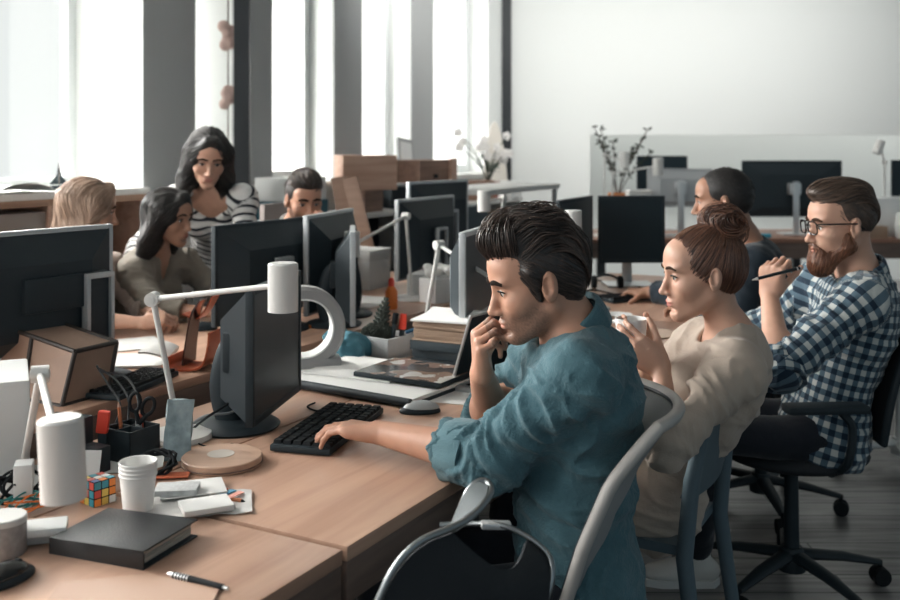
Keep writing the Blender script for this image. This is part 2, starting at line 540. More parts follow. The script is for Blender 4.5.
# skin and cloth materials -------------------------------------------------
def mat_skin(name, color, lips=(0.35, 0.10, 0.085), stubble=(0.05, 0.035, 0.03)):
    m = bpy.data.materials.new(name); m.use_nodes = True
    n, l = m.node_tree.nodes, m.node_tree.links; b = n['Principled BSDF']
    b.inputs['Roughness'].default_value = 0.5; b.inputs['Specular IOR Level'].default_value = 0.4
    b.inputs['Subsurface Weight'].default_value = 0.12
    b.inputs['Subsurface Radius'].default_value = (0.6, 0.25, 0.15); b.inputs['Subsurface Scale'].default_value = 0.012
    at = n.new('ShaderNodeAttribute'); at.attribute_name = 'tint'
    sp = n.new('ShaderNodeSeparateColor'); l.new(at.outputs['Color'], sp.inputs[0])
    tc = n.new('ShaderNodeTexCoord'); nz = n.new('ShaderNodeTexNoise'); nz.inputs['Scale'].default_value = 35; nz.inputs['Detail'].default_value = 4
    l.new(tc.outputs['Object'], nz.inputs['Vector'])
    x0 = n.new('ShaderNodeMix'); x0.data_type = 'RGBA'
    x0.inputs['A'].default_value = (*[c * 0.88 for c in color], 1); x0.inputs['B'].default_value = (*[c * 1.1 for c in color], 1)
    l.new(nz.outputs['Fac'], x0.inputs['Factor'])
    x1 = n.new('ShaderNodeMix'); x1.data_type = 'RGBA'; x1.inputs['B'].default_value = (*lips, 1)
    l.new(sp.outputs[0], x1.inputs['Factor']); l.new(x0.outputs['Result'], x1.inputs['A'])
    x2 = n.new('ShaderNodeMix'); x2.data_type = 'RGBA'; x2.inputs['B'].default_value = (*stubble, 1)
    l.new(sp.outputs[1], x2.inputs['Factor']); l.new(x1.outputs['Result'], x2.inputs['A'])
    l.new(x2.outputs['Result'], b.inputs['Base Color'])
    nb = n.new('ShaderNodeTexNoise'); nb.inputs['Scale'].default_value = 420; l.new(tc.outputs['Object'], nb.inputs['Vector'])
    bp = n.new('ShaderNodeBump'); bp.inputs['Strength'].default_value = 0.15; bp.inputs['Distance'].default_value = 0.001
    l.new(nb.outputs['Fac'], bp.inputs['Height']); l.new(bp.outputs[0], b.inputs['Normal'])
    return m

def mat_hair(name, c1, c2, rough=0.42):
    m = bpy.data.materials.new(name); m.use_nodes = True
    n, l = m.node_tree.nodes, m.node_tree.links; b = n['Principled BSDF']
    b.inputs['Roughness'].default_value = rough; b.inputs['Specular IOR Level'].default_value = 0.55
    at = n.new('ShaderNodeAttribute'); at.attribute_name = 'tint'
    x = n.new('ShaderNodeMix'); x.data_type = 'RGBA'
    x.inputs['A'].default_value = (*c1, 1); x.inputs['B'].default_value = (*c2, 1)
    l.new(at.outputs['Fac'], x.inputs['Factor']); l.new(x.outputs['Result'], b.inputs['Base Color'])
    return m

def mat_cloth(name, color, kind='weave', c2=None, c3=None, scale=1.0, rough=0.85, bump=0.35, var=0.18):
    """weave: mottled cloth; stripes: across v; gingham: crossed bands; uv in metres"""
    m = bpy.data.materials.new(name); m.use_nodes = True
    n, l = m.node_tree.nodes, m.node_tree.links; b = n['Principled BSDF']
    b.inputs['Roughness'].default_value = rough; b.inputs['Specular IOR Level'].default_value = 0.25
    b.inputs['Sheen Weight'].default_value = 0.15
    uv = n.new('ShaderNodeUVMap'); uv.uv_map = 'cloth'
    tc = n.new('ShaderNodeTexCoord')
    def wave(axis, period, duty):
        s = n.new('ShaderNodeSeparateXYZ'); l.new(uv.outputs[0], s.inputs[0])
        a = n.new('ShaderNodeMath'); a.operation = 'DIVIDE'; a.inputs[1].default_value = period
        l.new(s.outputs[axis], a.inputs[0])
        fr = n.new('ShaderNodeMath'); fr.operation = 'FRACT'; l.new(a.outputs[0], fr.inputs[0])
        c = n.new('ShaderNodeMath'); c.operation = 'LESS_THAN'; c.inputs[1].default_value = duty
        l.new(fr.outputs[0], c.inputs[0]); return c.outputs[0]
    def mix(f, A, B):
        x = n.new('ShaderNodeMix'); x.data_type = 'RGBA'
        if isinstance(f, float): x.inputs['Factor'].default_value = f
        else: l.new(f, x.inputs['Factor'])
        for k, q in (('A', A), ('B', B)):
            if isinstance(q, tuple): x.inputs[k].default_value = (*q, 1)
            else: l.new(q, x.inputs[k])
        return x.outputs['Result']
    nz = n.new('ShaderNodeTexNoise'); nz.inputs['Scale'].default_value = 18; nz.inputs['Detail'].default_value = 5
    l.new(tc.outputs['Object'], nz.inputs['Vector'])
    if kind == 'weave':
        base = mix(nz.outputs['Fac'], tuple(c * (1 - var) for c in color), tuple(min(1, c * (1 + var)) for c in color))
    elif kind == 'stripes':
        base = mix(wave(1, scale, 0.34), color, c2)
    else:
        wu, wv = wave(0, scale, 0.5), wave(1, scale, 0.5)
        base = mix(wv, mix(wu, color, c2), mix(wu, c2, c3))
    l.new(base, b.inputs['Base Color'])
    nb = n.new('ShaderNodeTexNoise'); nb.inputs['Scale'].default_value = 300; nb.inputs['Detail'].default_value = 2
    l.new(tc.outputs['Object'], nb.inputs['Vector'])
    n2 = n.new('ShaderNodeTexNoise'); n2.inputs['Scale'].default_value = 14; n2.inputs['Detail'].default_value = 4; n2.inputs['Distortion'].default_value = 1.2
    l.new(tc.outputs['Object'], n2.inputs['Vector'])
    ad = n.new('ShaderNodeMath'); ad.operation = 'MULTIPLY_ADD'; ad.inputs[1].default_value = 5.0
    l.new(n2.outputs['Fac'], ad.inputs[0]); l.new(nb.outputs['Fac'], ad.inputs[2])
    bp = n.new('ShaderNodeBump'); bp.inputs['Strength'].default_value = bump; bp.inputs['Distance'].default_value = 0.0035
    l.new(ad.outputs[0], bp.inputs['Height']); l.new(bp.outputs[0], b.inputs['Normal'])
    return m
# ---------------------------------------------------------------- people
def unit(v):
    v = np.array(v, float); return v / (np.linalg.norm(v) + 1e-12)
def lerp(a, b, t): return np.array(a, float) * (1 - t) + np.array(b, float) * t

class Head:
    """local frame: x out of the face, y to the person's left, z up; origin between the ears at eye height"""
    def __init__(s, o, fwd, up=(0, 0, 1), size=1.0):
        s.o = np.array(o, float); f = unit(fwd); u = np.array(up, float)
        y = unit(np.cross(u, f)); z = np.cross(f, y)
        s.R = np.stack([f, y, z], 1); s.s = size
    def P(s, p): return s.o + s.R @ (np.array(p, float) * s.s)
    def L(s, pts): return ((np.asarray(pts) - s.o) @ s.R) / s.s
    def dirs(s, d): return np.asarray(d) @ s.R.T
    def ell(s, f, c, r, k=0.02, op='u', rot=None):
        R = s.R
        if rot is not None: R = s.R @ np.array(Euler(rot).to_matrix())
        f.ell(s.P(c), np.array(r) * s.s, R, k * s.s, op)
    def cone(s, f, a, b, ra, rb=None, k=0.02, op='u', flat=None):
        fl = None if flat is None else (s.R @ np.array(flat[0], float), flat[1])
        f.cone(s.P(a), s.P(b), ra * s.s, (ra if rb is None else rb) * s.s, k * s.s, op, fl)

def head_shape(f, H, male=True, nose=1.0, ears=True):
    E, C = H.ell, H.cone
    E(f, (-0.012, 0, 0.030), (0.098, 0.076, 0.089), 0.02)
    E(f, (0.036, 0, -0.030), (0.052, 0.058 if male else 0.055, 0.080), 0.03)
    E(f, (0.058, 0, 0.045), (0.034, 0.056, 0.040), 0.03)
    jw = 0.055 if male else 0.047
    for sy in (-1, 1):
        C(f, (-0.004, sy * jw, -0.055), (0.066, sy * 0.012, -0.102), 0.017 if male else 0.014, 0.014, 0.03)
        E(f, (0.056, sy * 0.040, -0.030), (0.026, 0.022, 0.024), 0.025)
        E(f, (0.076, sy * 0.026, 0.021 if male else 0.022), (0.017, 0.026, 0.007 if male else 0.006), 0.016)
    E(f, (0.078, 0, -0.104), (0.016, 0.018, 0.014), 0.02)
    E(f, (0.074, 0, -0.066), (0.022, 0.030, 0.028), 0.02)
    for sy in (-1, 1):
        E(f, (0.099, sy * 0.032, -0.001), (0.019, 0.017, 0.0125), 0.014, 's')
    C(f, (0.086, 0, 0.010), (0.1075 + 0.004 * (nose - 1), 0, -0.036), 0.0065, 0.0095 * nose, 0.013)
    E(f, (0.109 * (0.96 + 0.04 * nose), 0, -0.040), (0.0105, 0.010, 0.0085), 0.008)
    for sy in (-1, 1):
        E(f, (0.0985, sy * 0.0125, -0.0435), (0.0095, 0.0065, 0.0065), 0.006)
        E(f, (0.101, sy * 0.0065, -0.0515), (0.005, 0.0032, 0.004), 0.003, 's')
    E(f, (0.0945, 0, -0.0665), (0.0085, 0.021, 0.0055), 0.006)
    E(f, (0.0925, 0, -0.0765), (0.0085, 0.019, 0.0065), 0.006)
    E(f, (0.106, 0, -0.0712), (0.0125, 0.024, 0.0012), 0.003, 's')
    E(f, (0.092, 0, -0.089), (0.010, 0.022, 0.005), 0.010, 's')
    for sy in (-1, 1):
        E(f, (0.0745, sy * 0.0315, -0.001), (0.0142, 0.0148, 0.0142), 0.004)
        E(f, (0.0900, sy * 0.0330, -0.0010), (0.0110, 0.0132, 0.0058), 0.0015, 's')
        if ears:
            rot = (0, math.radians(-14), sy * math.radians(22))
            E(f, (-0.010, sy * 0.0790, -0.010), (0.0185, 0.0105, 0.0325), 0.007, rot=rot)
            E(f, (-0.005, sy * 0.0925, -0.004), (0.0120, 0.0145, 0.0215), 0.002, 's', rot=rot)
            E(f, (0.004, sy * 0.0790, -0.013), (0.005, 0.006, 0.008), 0.004)
            E(f, (-0.013, sy * 0.0800, -0.002), (0.004, 0.0075, 0.016), 0.003, rot=rot)

def eyes(H, parent, iris=(0.05, 0.03, 0.02), closed=0.0):
    for sy in (-1, 1):
        mb = MB()
        c = H.P((0.0752, sy * 0.0318, -0.0012)); r = 0.0128 * H.s
        prof = []
        for i in range(13):
            a = math.pi * i / 12; prof.append((r * math.sin(a), r * math.cos(a)))
        look = H.R @ unit((1, sy * 0.04, -0.18))
        M = frame_to(look); k0 = len(mb.f)
        mb.lathe([(max(p[0], 1e-5), p[1]) for p in prof], c, 16, 0, rot=M)
        mb.m[k0:k0 + 32] = [1] * 32
        mb.build('eye', [mat('eye_white', (0.62, 0.60, 0.57), 0.2), mat('eye_iris_%d' % int(iris[0] * 1000), iris, 0.15)], parent)

def eyebrows(H, parent, m, thick=0.0042, z=0.024):
    for sy in (-1, 1):
        mb = MB()
        pts = [H.P((x, sy * y, zz)) for x, y, zz in ((0.0960, 0.009, z - 0.004), (0.0962, 0.022, z), (0.0925, 0.037, z + 0.001), (0.0830, 0.0525, z - 0.005))]
        P = bez(pts, 12); k = len(P)
        rr = [thick * H.s * (0.55 + 0.7 * math.sin(math.pi * (0.15 + 0.75 * i / (k - 1)))) for i in range(k)]
        mb.tube(P, rr, 8, up=tuple(H.R[:, 2]))
        mb.build('eyebrow', m, parent)

def lashes(H, parent, r):
    for sy in (-1, 1):
        pts = [H.P(q) for q in ((0.0872, sy * 0.0190, -0.0005), (0.0912, sy * 0.0270, 0.0046), (0.0900, sy * 0.0350, 0.0052), (0.0850, sy * 0.0430, 0.0026), (0.0800, sy * 0.0475, -0.001))]
        MB().tube(bez(pts, 12), [r * H.s * k for k in (0.4, .6, .8, .9, 1, 1, 1, 1, 1.1, 1.1, 1, .8, .5)], 6).build('eyelash', mat('lash_dark', (0.012, 0.009, 0.008), 0.6), parent)

FING = [  # knuckle (x, y), three lengths, radius
    ((0.090, 0.027), (0.043, 0.026, 0.021), 0.0086),
    ((0.094, 0.006), (0.047, 0.030, 0.022), 0.0089),
    ((0.088, -0.015), (0.043, 0.028, 0.022), 0.0084),
    ((0.078, -0.034), (0.034, 0.021, 0.019), 0.0075)]
def hand_shape(f, w, d, n, side, curl, thumb=((0.35, 0.9, 0.3), 0.5), s=1.0, spread=0.10):
    """w wrist, d towards the fingers, n where the palm faces, side 'L'/'R', curl = four triples of bend angles in degrees"""
    w = np.array(w, float); d = unit(d); n = np.array(n, float); n = unit(n - d * (n @ d))
    t = np.cross(d, n) if side == 'R' else np.cross(n, d)
    def pt(x, y, z=0.0): return w + (d * x + t * y + n * z) * s
    for i, ((kx, ky), L, r) in enumerate(FING):
        f.cone(pt(0.004, ky * 0.45, 0.0), pt(kx - 0.004, ky, 0.0), 0.0150 * s, 0.0108 * s, 0.014 * s)
        f.cone(pt(0.02, ky * 0.6, 0.006), pt(kx * 0.8, ky, 0.005), 0.0125 * s, 0.010 * s, 0.012 * s)
        ang = 0.0; p = pt(kx, ky); sp = (ky - 0.0) * spread * 10
        side_dir = t * math.sin(sp * 0.35)
        for j in range(3):
            ang += math.radians(curl[i][j])
            dr = unit(d * math.cos(ang) + n * math.sin(ang) + side_dir * max(0, math.cos(ang)))
            q = p + dr * L[j] * s
            r0 = r * (1.0 - 0.09 * j); r1 = r * (0.93 - 0.10 * j)
            f.cone(p, q, r0 * s, r1 * s, 0.0045 * s)
            p = q
    f.cone(pt(0.018, 0.018, 0.008), pt(0.045, 0.030, 0.012), 0.017 * s, 0.014 * s, 0.014 * s)
    td, tb = thumb
    td = np.array(td, float); dr = unit(d * td[0] + t * td[1] + n * td[2])
    b0 = pt(0.024, 0.026, 0.008); b1 = b0 + dr * 0.042 * s
    f.cone(b0, b1, 0.0135 * s, 0.0105 * s, 0.010 * s)
    dr2 = unit(dr + tb * unit(d * 0.6 + n * 0.5 - t * 0.3)); b2 = b1 + dr2 * 0.032 * s
    f.cone(b1, b2, 0.0102 * s, 0.0094 * s, 0.004 * s)
    dr3 = unit(dr2 + tb * unit(d * 0.6 + n * 0.5 - t * 0.4)); b3 = b2 + dr3 * 0.026 * s
    f.cone(b2, b3, 0.0095 * s, 0.0075 * s, 0.004 * s)
    return b3
RELAX = [(18, 25, 15), (22, 30, 18), (26, 34, 20), (30, 36, 20)]
FIST = [(62, 85, 45), (68, 88, 48), (70, 90, 50), (72, 92, 50)]

def trace(f, roots, field, S, step, lift, arch=0.0):
    """lay strands along the surface f=0, following field(p)"""
    p = np.array(roots, F32); out = []
    g = f.grad(p); d = f(p); p = p - g * (d - lift)[:, None]; out.append(p)
    for i in range(S - 1):
        v = field(p).astype(F32); g = f.grad(p)
        v = v - g * np.einsum('ij,ij->i', v, g)[:, None]
        v /= (np.linalg.norm(v, axis=1, keepdims=True) + 1e-6)
        p = p + v * step
        li = lift + arch * math.sin(math.pi * (i + 1) / S)
        d = f(p); p = p - f.grad(p) * (d - li)[:, None]
        out.append(p)
    return np.stack(out, 1)

def strand_mesh(T, r, n=4, taper=True, tint=None):
    N, S, _ = T.shape
    r = np.broadcast_to(np.asarray(r, float).reshape(-1, 1), (N, S)).copy()
    s = np.linspace(0, 1, S)
    if taper: r = r * (np.sin(np.pi * (0.12 + 0.84 * s)) ** 0.6)[None]
    tan = np.gradient(T, axis=1); tan /= (np.linalg.norm(tan, axis=2, keepdims=True) + 1e-9)
    ref = np.array([0.31, 0.52, 0.79]); x = np.cross(tan, ref); x /= (np.linalg.norm(x, axis=2, keepdims=True) + 1e-9); y = np.cross(tan, x)
    a = np.arange(n) * 2 * np.pi / n
    V = T[:, :, None] + r[:, :, None, None] * (x[:, :, None] * np.cos(a)[None, None, :, None] + y[:, :, None] * np.sin(a)[None, None, :, None])
    idx = np.arange(N * S * n).reshape(N, S, n)
    q = np.stack([idx[:, :-1], np.roll(idx[:, :-1], -1, 2), np.roll(idx[:, 1:], -1, 2), idx[:, 1:]], -1).reshape(-1, 4)
    tint = RNG.random(N) if tint is None else tint
    col = np.repeat(tint, S * n)
    return V.reshape(-1, 3), q, col

def hair_obj(name, f, h, m, parent, strands=(), keep=None, base_tint=0.25):
    """a shell f plus strand sets [(count, field, S, step, radius, lift, arch, filter)]"""
    pts, quads = sdf_mesh(f, h)
    pts = relax(pts, quads, 1)
    V = [pts]; Q = [quads]; C = [np.clip(base_tint + 0.5 * (vnoise(pts * 90) - 0.5), 0, 1)]; k = len(pts)
    for (cnt, field, S, step, rad, lift, arch, filt) in strands:
        cand = pts if filt is None else pts[filt(pts)]
        if len(cand) == 0: continue
        roots = cand[RNG.integers(0, len(cand), cnt)]
        T = None
        for grp in np.array_split(np.arange(cnt), 3):
            li = lift * RNG.uniform(0.2, 1.6)
            Tg = trace(f, roots[grp], field, S, step, li, arch)
            T = Tg if T is None else np.concatenate([T, Tg])
        T = T + RNG.normal(0, rad * 0.25, T.shape)
        v, q, c = strand_mesh(T, rad * RNG.uniform(0.6, 1.25, len(T)))
        V.append(v); Q.append(q + k); C.append(c); k += len(v)
    C = np.concatenate(C)
    return mesh_obj(name, np.concatenate(V), np.concatenate(Q), m, parent, colors=np.stack([C, C, C, np.ones_like(C)], 1))

def noisy(field, amp=0.25, freq=45):
    def g(p):
        v = field(p)
        return v + amp * np.stack([vnoise(p * freq + 7.3) - .5, vnoise(p * freq + 19.1) - .5, vnoise(p * freq + 41.7) - .5], 1)
    return g

def cloth_mesh(name, f, h, m, parent, J, folds=0.006, freq=1.0, extra=None, side_v=(0, 1, 0)):
    """J: dict of limb segments for the cloth coordinates {'armL': [S,E,W], ..., 'torso': [H,N]}"""
    pts, quads = sdf_mesh(f, h)
    pts = relax(pts, quads, 1)
    nrm = vnormals(pts, quads)
    names = list(J)
    best = np.full(len(pts), 9.0); uv = np.zeros((len(pts), 2)); rel = np.zeros(len(pts)); isarm = np.zeros(len(pts), bool)
    for nm in names:
        ch = [np.array(q, float) for q in J[nm]]; acc = 0.018 if nm == 'torso' else 0.020
        rad = 0.165 if nm == 'torso' else 0.055 if nm.startswith('arm') else 0.08
        for a, b in zip(ch[:-1], ch[1:]):
            ba = b - a; L = np.linalg.norm(ba); ax = ba / L
            t = np.clip((pts - a) @ ax / L, 0 if nm != 'torso' else -1, 1 if nm != 'torso' else 2)
            w = pts - a - np.outer(t * L, ax); dist = np.linalg.norm(w, axis=1) / rad
            rf = np.array(side_v, float); rf = unit(rf - ax * (rf @ ax)); r2 = np.cross(ax, rf)
            ang = np.arctan2(w @ r2, w @ rf)
            msk = dist < best
            best[msk] = dist[msk]; uv[msk, 0] = ang[msk] * rad; uv[msk, 1] = acc + t[msk] * L
            isarm[msk] = nm != 'torso'; acc += L
    q = np.where(isarm[:, None], np.stack([uv[:, 0] * 9 + 3, uv[:, 1] * 26 + uv[:, 0] * 11, uv[:, 1] * 5], 1),
                 np.stack([pts[:, 0] * 9 + pts[:, 2] * 7, pts[:, 1] * 9 - pts[:, 2] * 5, pts[:, 2] * 17 + pts[:, 0] * 5], 1)) * freq
    warp = vnoise(pts * 9 + 5.0) * 2.2
    n1 = vnoise(q + warp[:, None]); n2 = vnoise(q * 2.1 + 11.0 + warp[:, None])
    ridge = (1 - np.abs(2 * n1 - 1)) ** 2.0 * 1.0 + 0.35 * (1 - np.abs(2 * n2 - 1)) ** 2
    disp = (ridge - 0.42) * folds
    if extra is not None: disp = disp + extra(pts)
    pts = pts + nrm * disp[:, None]
    return mesh_obj(name, pts, quads, m, parent, uvs=uv)

def pull(c, r, direction, freq, amp, seed=0.0):
    """folds drawn around a joint"""
    c = np.array(c, float); dv = unit(direction)
    def g(p):
        e = p - c; w = np.exp(-(np.linalg.norm(e, axis=1) / r) ** 2)
        ph = e @ dv * freq + 2.5 * vnoise(p * 12 + seed)
        return w * amp * np.sin(ph)
    return g

def person(label, sp):
    """sp: joints in world coordinates and looks; builds the figure as body > clothes, hair, eyes"""
    H = Head(sp['head'], sp['face'], sp.get('head_up', (0, 0, 1)), sp.get('hs', 1.0))
    g = sp.get('build', 1.0); male = sp.get('male', True); h = sp.get('h', 0.0035)
    N, Hp = np.array(sp['neck'], float), np.array(sp['hip'], float)
    SL, SR = np.array(sp['SL'], float), np.array(sp['SR'], float)
    up = unit(N - Hp); left = unit(SL - SR); left = unit(left - up * (left @ up)); fwd = np.cross(left, up)
    T3 = np.stack([fwd, left, up], 1)
    tl = np.linalg.norm(N - Hp)
    root = thing('person', label, 'person', tuple(Hp * (1, 1, 0)), 0)
    def torso(f, grow=0.0, k=0.06):
        ch = 1.0 if male else 0.9
        f.ell(lerp(Hp, N, 0.02), np.array((0.115, 0.165 if male else 0.17, 0.13)) * g + grow, T3, k, g='torso')
        f.ell(lerp(Hp, N, 0.36) + fwd * 0.008, np.array((0.108 * ch, 0.142 * ch, 0.17)) * g + grow, T3, k, g='torso')
        f.ell(lerp(Hp, N, 0.72) - fwd * 0.012, np.array((0.112 * ch, 0.160 * ch, 0.175)) * g + grow, T3, k, g='torso')
        if not male:
            for sy in (-1, 1):
                f.ell(lerp(Hp, N, 0.68) + fwd * 0.075 * g + left * sy * 0.07 * g, np.array((0.055, 0.06, 0.06)) * g + grow * 0.6, T3, 0.03, g='torso')
        for S in (SL, SR):
            f.cone(lerp(N, S, 0.18) - up * 0.035, S - up * 0.005, 0.050 * g + grow, 0.054 * g + grow, 0.05, g='torso')
    f = Sdf()
    torso(f, -0.004)
    hc = H.P((-0.030, 0, -0.045)); nr = (0.056 if male else 0.046) * g
    f.cone(N - up * 0.03, hc, nr * 1.10, nr, 0.03)
    for S in (SL, SR): f.cone(lerp(N, hc, 0.22), lerp(N, S, 0.55) - up * 0.01, 0.036 * g, 0.040 * g, 0.05)
    arms = {}
    for sd, S in (('L', SL), ('R', SR)):
        E, Wr = np.array(sp['E' + sd], float), np.array(sp['W' + sd], float)
        a = (1.0 if male else 0.80) * g
        f.cone(S, E, 0.050 * a, 0.041 * a, 0.03)
        f.cone(E, lerp(E, Wr, 0.28), 0.041 * a, 0.0445 * a, 0.03)
        f.cone(lerp(E, Wr, 0.25), Wr, 0.0440 * a, 0.0275 * a, 0.03)
        arms[sd] = (S, E, Wr)
        if 'hand' + sd in sp:
            hd = dict(sp['hand' + sd]); d, n = hd.pop('d'), hd.pop('n')
            sp['tip' + sd] = hand_shape(f, Wr, d, n, sd, hd.pop('curl', RELAX), **hd)
    head_shape(f, H, male, sp.get('nose', 1.0), sp.get('ears', True))
    for fn in sp.get('body_extra', ()): fn(f, H)
    pts, quads = sdf_mesh(f, h)
    L = H.L(pts)
    lip = np.clip(1.6 - 1.6 * (((L[:, 0] - 0.098) / 0.022) ** 2 + (L[:, 1] / 0.024) ** 2 + ((L[:, 2] + 0.0713) / 0.0125) ** 2), 0, 1)
    jawz = np.clip((-0.040 - L[:, 2] + 0.35 * np.maximum(0, 0.07 - L[:, 0]) * (L[:, 0] > 0.01)) / 0.02, 0, 1) * np.clip((L[:, 0] + 0.005) / 0.02, 0, 1) * np.clip((0.135 + L[:, 2]) / 0.02, 0, 1)
    jawz *= (np.abs(L[:, 1]) < 0.09) * (L[:, 0] < 0.13)
    st = jawz * sp.get('stubble', 0.0) * (1 - lip) * (0.6 + 0.8 * vnoise(pts * 420))
    lipc = lip * sp.get('lips', 0.5)
    mesh_obj('body', pts, quads, sp['skin'], root, colors=np.stack([lipc, np.clip(st, 0, 1), 0 * lip, np.ones_like(lip)], 1))
    eyes(H, root, sp.get('iris', (0.05, 0.03, 0.02)))
    lashes(H, root, 0.0016 if male else 0.0022)
    eyebrows(H, root, sp['brow'], 0.0046 if male else 0.0034)
    # upper garment
    if 'top' in sp:
        tp = sp['top']; f = Sdf(); gr = tp.get('grow', 0.014)
        torso(f, gr)
        J = {'torso': [Hp, N]}
        hem = tp.get('hem', 0.13)
        f.ell(Hp - up * hem * 0.5 + fwd * 0.0, np.array((0.125, 0.175, hem)) * g + gr, T3, 0.05, g='torso')
        if 'hem_cut' in tp: f.ell(Hp - up * (tp['hem_cut'] + 1.0) - fwd * 0.0, (1.0, 1.0, 1.0), T3, 0.01, 's')
        for sd in 'LR':
            S, E, Wr = arms[sd]; a = (1.0 if male else 0.80) * g
            cl = tp.get('sleeve' + sd, tp.get('sleeve', 0.25))
            f.cone(S + (E - S) * 0.02, E, 0.054 * a + gr, 0.046 * a + gr, 0.05, g='arm' + sd)
            if cl > 0:
                C = lerp(E, Wr, cl)
                f.cone(E, C, 0.046 * a + gr, (0.046 - 0.012 * cl) * a + gr * tp.get('cuff_grow', 0.9), 0.03, g='arm' + sd)
                dr = unit(Wr - E)
                f.sph(C + dr * 0.068, 0.068, 0.004, 's')
                f.cone(C - dr * 0.03, C + dr * 0.08, (0.047 - 0.013 * cl) * a + gr * 0.35, None, 0.004, 's')
                J['arm' + sd] = [S, E, Wr]
            else:
                C = lerp(S, E, 1 + cl); dr = unit(E - S)
                f.sph(C + dr * 0.16, 0.16, 0.004, 's')
                J['arm' + sd] = [S, E]
        f.cone(N - up * 0.045, N + (hc - N) * 1.2, nr * 1.08 + 0.003, nr * 1.5 + 0.02, 0.01, 's')
        for c, r in tp.get('vneck', ()):
            f.ell(N + T3 @ np.array(c), r, T3, 0.012, 's')
        for fn in tp.get('shape', ()): fn(f, T3, N, Hp)
        cloth_mesh(tp.get('name', 'shirt'), f, tp.get('h', 0.006), tp['mat'], root, J, tp.get('folds', 0.008), tp.get('freq', 1.0), tp.get('extra'), side_v=tuple(fwd))
        if tp.get('collar'):
            cm = MB(); ax = unit(hc - N); x = unit(fwd - ax * (fwd @ ax)); y = np.cross(ax, x)
            rows = []
            for i in range(25):
                a = math.radians(38 + 284 * i / 24)
                rad = x * math.cos(a) + y * math.sin(a); back = 0.5 - 0.5 * math.cos(a)
                base = N + ax * (0.004 + 0.016 * back) - x * 0.004
                r0 = nr * 1.12 + 0.008
                rows.append([base + rad * (r0 + 0.012) + ax * (-0.030), base + rad * (r0 + 0.012) + ax * 0.004, base + rad * (r0 + 0.008) + ax * 0.028, base + rad * (r0 + 0.001) + ax * 0.034, base + rad * (r0 - 0.003) + ax * 0.015])
            o = cm.sheet(rows, 0.003).build('collar', tp.get('collar_mat', tp['mat']), root, sub=1)
            me = o.data; ul = me.uv_layers.new(name='cloth')
            co = np.array([v.co for v in me.vertices])
            for lp in me.loops:
                c = co[lp.vertex_index]; e = c - N
                ul.data[lp.index].uv = (math.atan2(e @ y, e @ x) * 0.07, float(e @ ax))
        if tp.get('cuffs'):
            for sd in 'LR':
                S, E, Wr = arms[sd]; a = (1.0 if male else 0.80) * g; cl = tp.get('sleeve' + sd, tp['sleeve'])
                C = lerp(E, Wr, cl); dr = unit(Wr - E); rr = (0.046 - 0.012 * cl) * a + gr * tp.get('cuff_grow', 0.9)
                w = tp['cuffs']
                prof = [(rr - 0.003, -w), (rr + 0.010, -w - 0.002), (rr + 0.0115, -w * 0.75), (rr + 0.0105, -w * 0.35), (rr + 0.0085, 0.004), (rr + 0.002, 0.009), (rr - 0.007, 0.004), (rr - 0.006, -w * 0.8)]
                o = MB().lathe(prof, C, 40, rot=frame_to(dr), close=True).build('cuff', tp.get('cuff_mat', tp['mat']), root)
                me = o.data; co = np.array([v.co for v in me.vertices])
                wob = (vnoise(co * 55 + 3) - 0.5) * 0.010
                nr3 = co - C; nr3 = nr3 - np.outer(nr3 @ dr, dr); nr3 /= np.linalg.norm(nr3, axis=1, keepdims=True)
                co = co + nr3 * wob[:, None]
                me.vertices.foreach_set('co', co.astype(F32).ravel())
                ul = me.uv_layers.new(name='cloth')
                for lp in me.loops:
                    e = co[lp.vertex_index] - C
                    ul.data[lp.index].uv = (math.atan2(float(e @ frame_to(dr).col[1]), float(e @ frame_to(dr).col[0])) * 0.055, float(e @ dr))
    # legs
    if 'KL' in sp:
        f = Sdf(); a = g * (1.0 if male else 0.9)
        f.ell(Hp, np.array((0.125, 0.172, 0.11)) * g, T3, 0.05)
        fs = {}
        for sd, sy in (('L', 1), ('R', -1)):
            hj = Hp + left * sy * 0.085 * g - up * 0.03; K, A = np.array(sp['K' + sd], float), np.array(sp['A' + sd], float)
            f.cone(hj, K, 0.086 * a, 0.060 * a, 0.05)
            f.cone(K, lerp(K, A, 0.3), 0.060 * a, 0.061 * a, 0.03); f.cone(lerp(K, A, 0.3), A, 0.061 * a, 0.045 * a, 0.03)
        pts, quads = sdf_mesh(f, 0.010)
        pts = pts + vnormals(pts, quads) * ((vnoise(pts * 22) - 0.5) * 0.010)[:, None]
        mesh_obj('trousers', pts, quads, sp['trousers'], root, uvs=pts[:, :2])
        for sd in 'LR':
            A = np.array(sp['A' + sd], float); td = np.array(sp.get('toe' + sd, sp.get('toe', (*fwd[:2], 0))), float); td = unit(td)
            s_up = unit(np.array((0, 0, 1.0)) - td * td[2]); sl = np.cross(s_up, td); R = np.stack([td, sl, s_up], 1)
            f = Sdf(); b = A - s_up * 0.055
            f.cone(A + s_up * 0.02, A - s_up * 0.03, 0.046, 0.042, 0.02)
            f.ell(b + td * 0.03, (0.085, 0.040, 0.040), R, 0.02); f.ell(b + td * 0.11 - s_up * 0.012, (0.075, 0.044, 0.032), R, 0.03)
            f.ell(b - td * 0.035, (0.04, 0.036, 0.036), R, 0.02)
            pl = b - s_up * 0.030; f.ell(pl - s_up * 0.6, (2, 2, 0.6), R, 0.004, 's')
            pts, quads = sdf_mesh(f, 0.006)
            sh = mesh_obj('shoe', pts, quads, sp['shoes'], root)
            out = [(0.185, 0), (0.17, 0.03), (0.12, 0.047), (0.04, 0.042), (-0.05, 0.036), (-0.075, 0.0), (-0.05, -0.036), (0.04, -0.042), (0.12, -0.047), (0.17, -0.03)]
            M = Matrix(R.tolist()).to_4x4(); M.translation = Vector(pl)
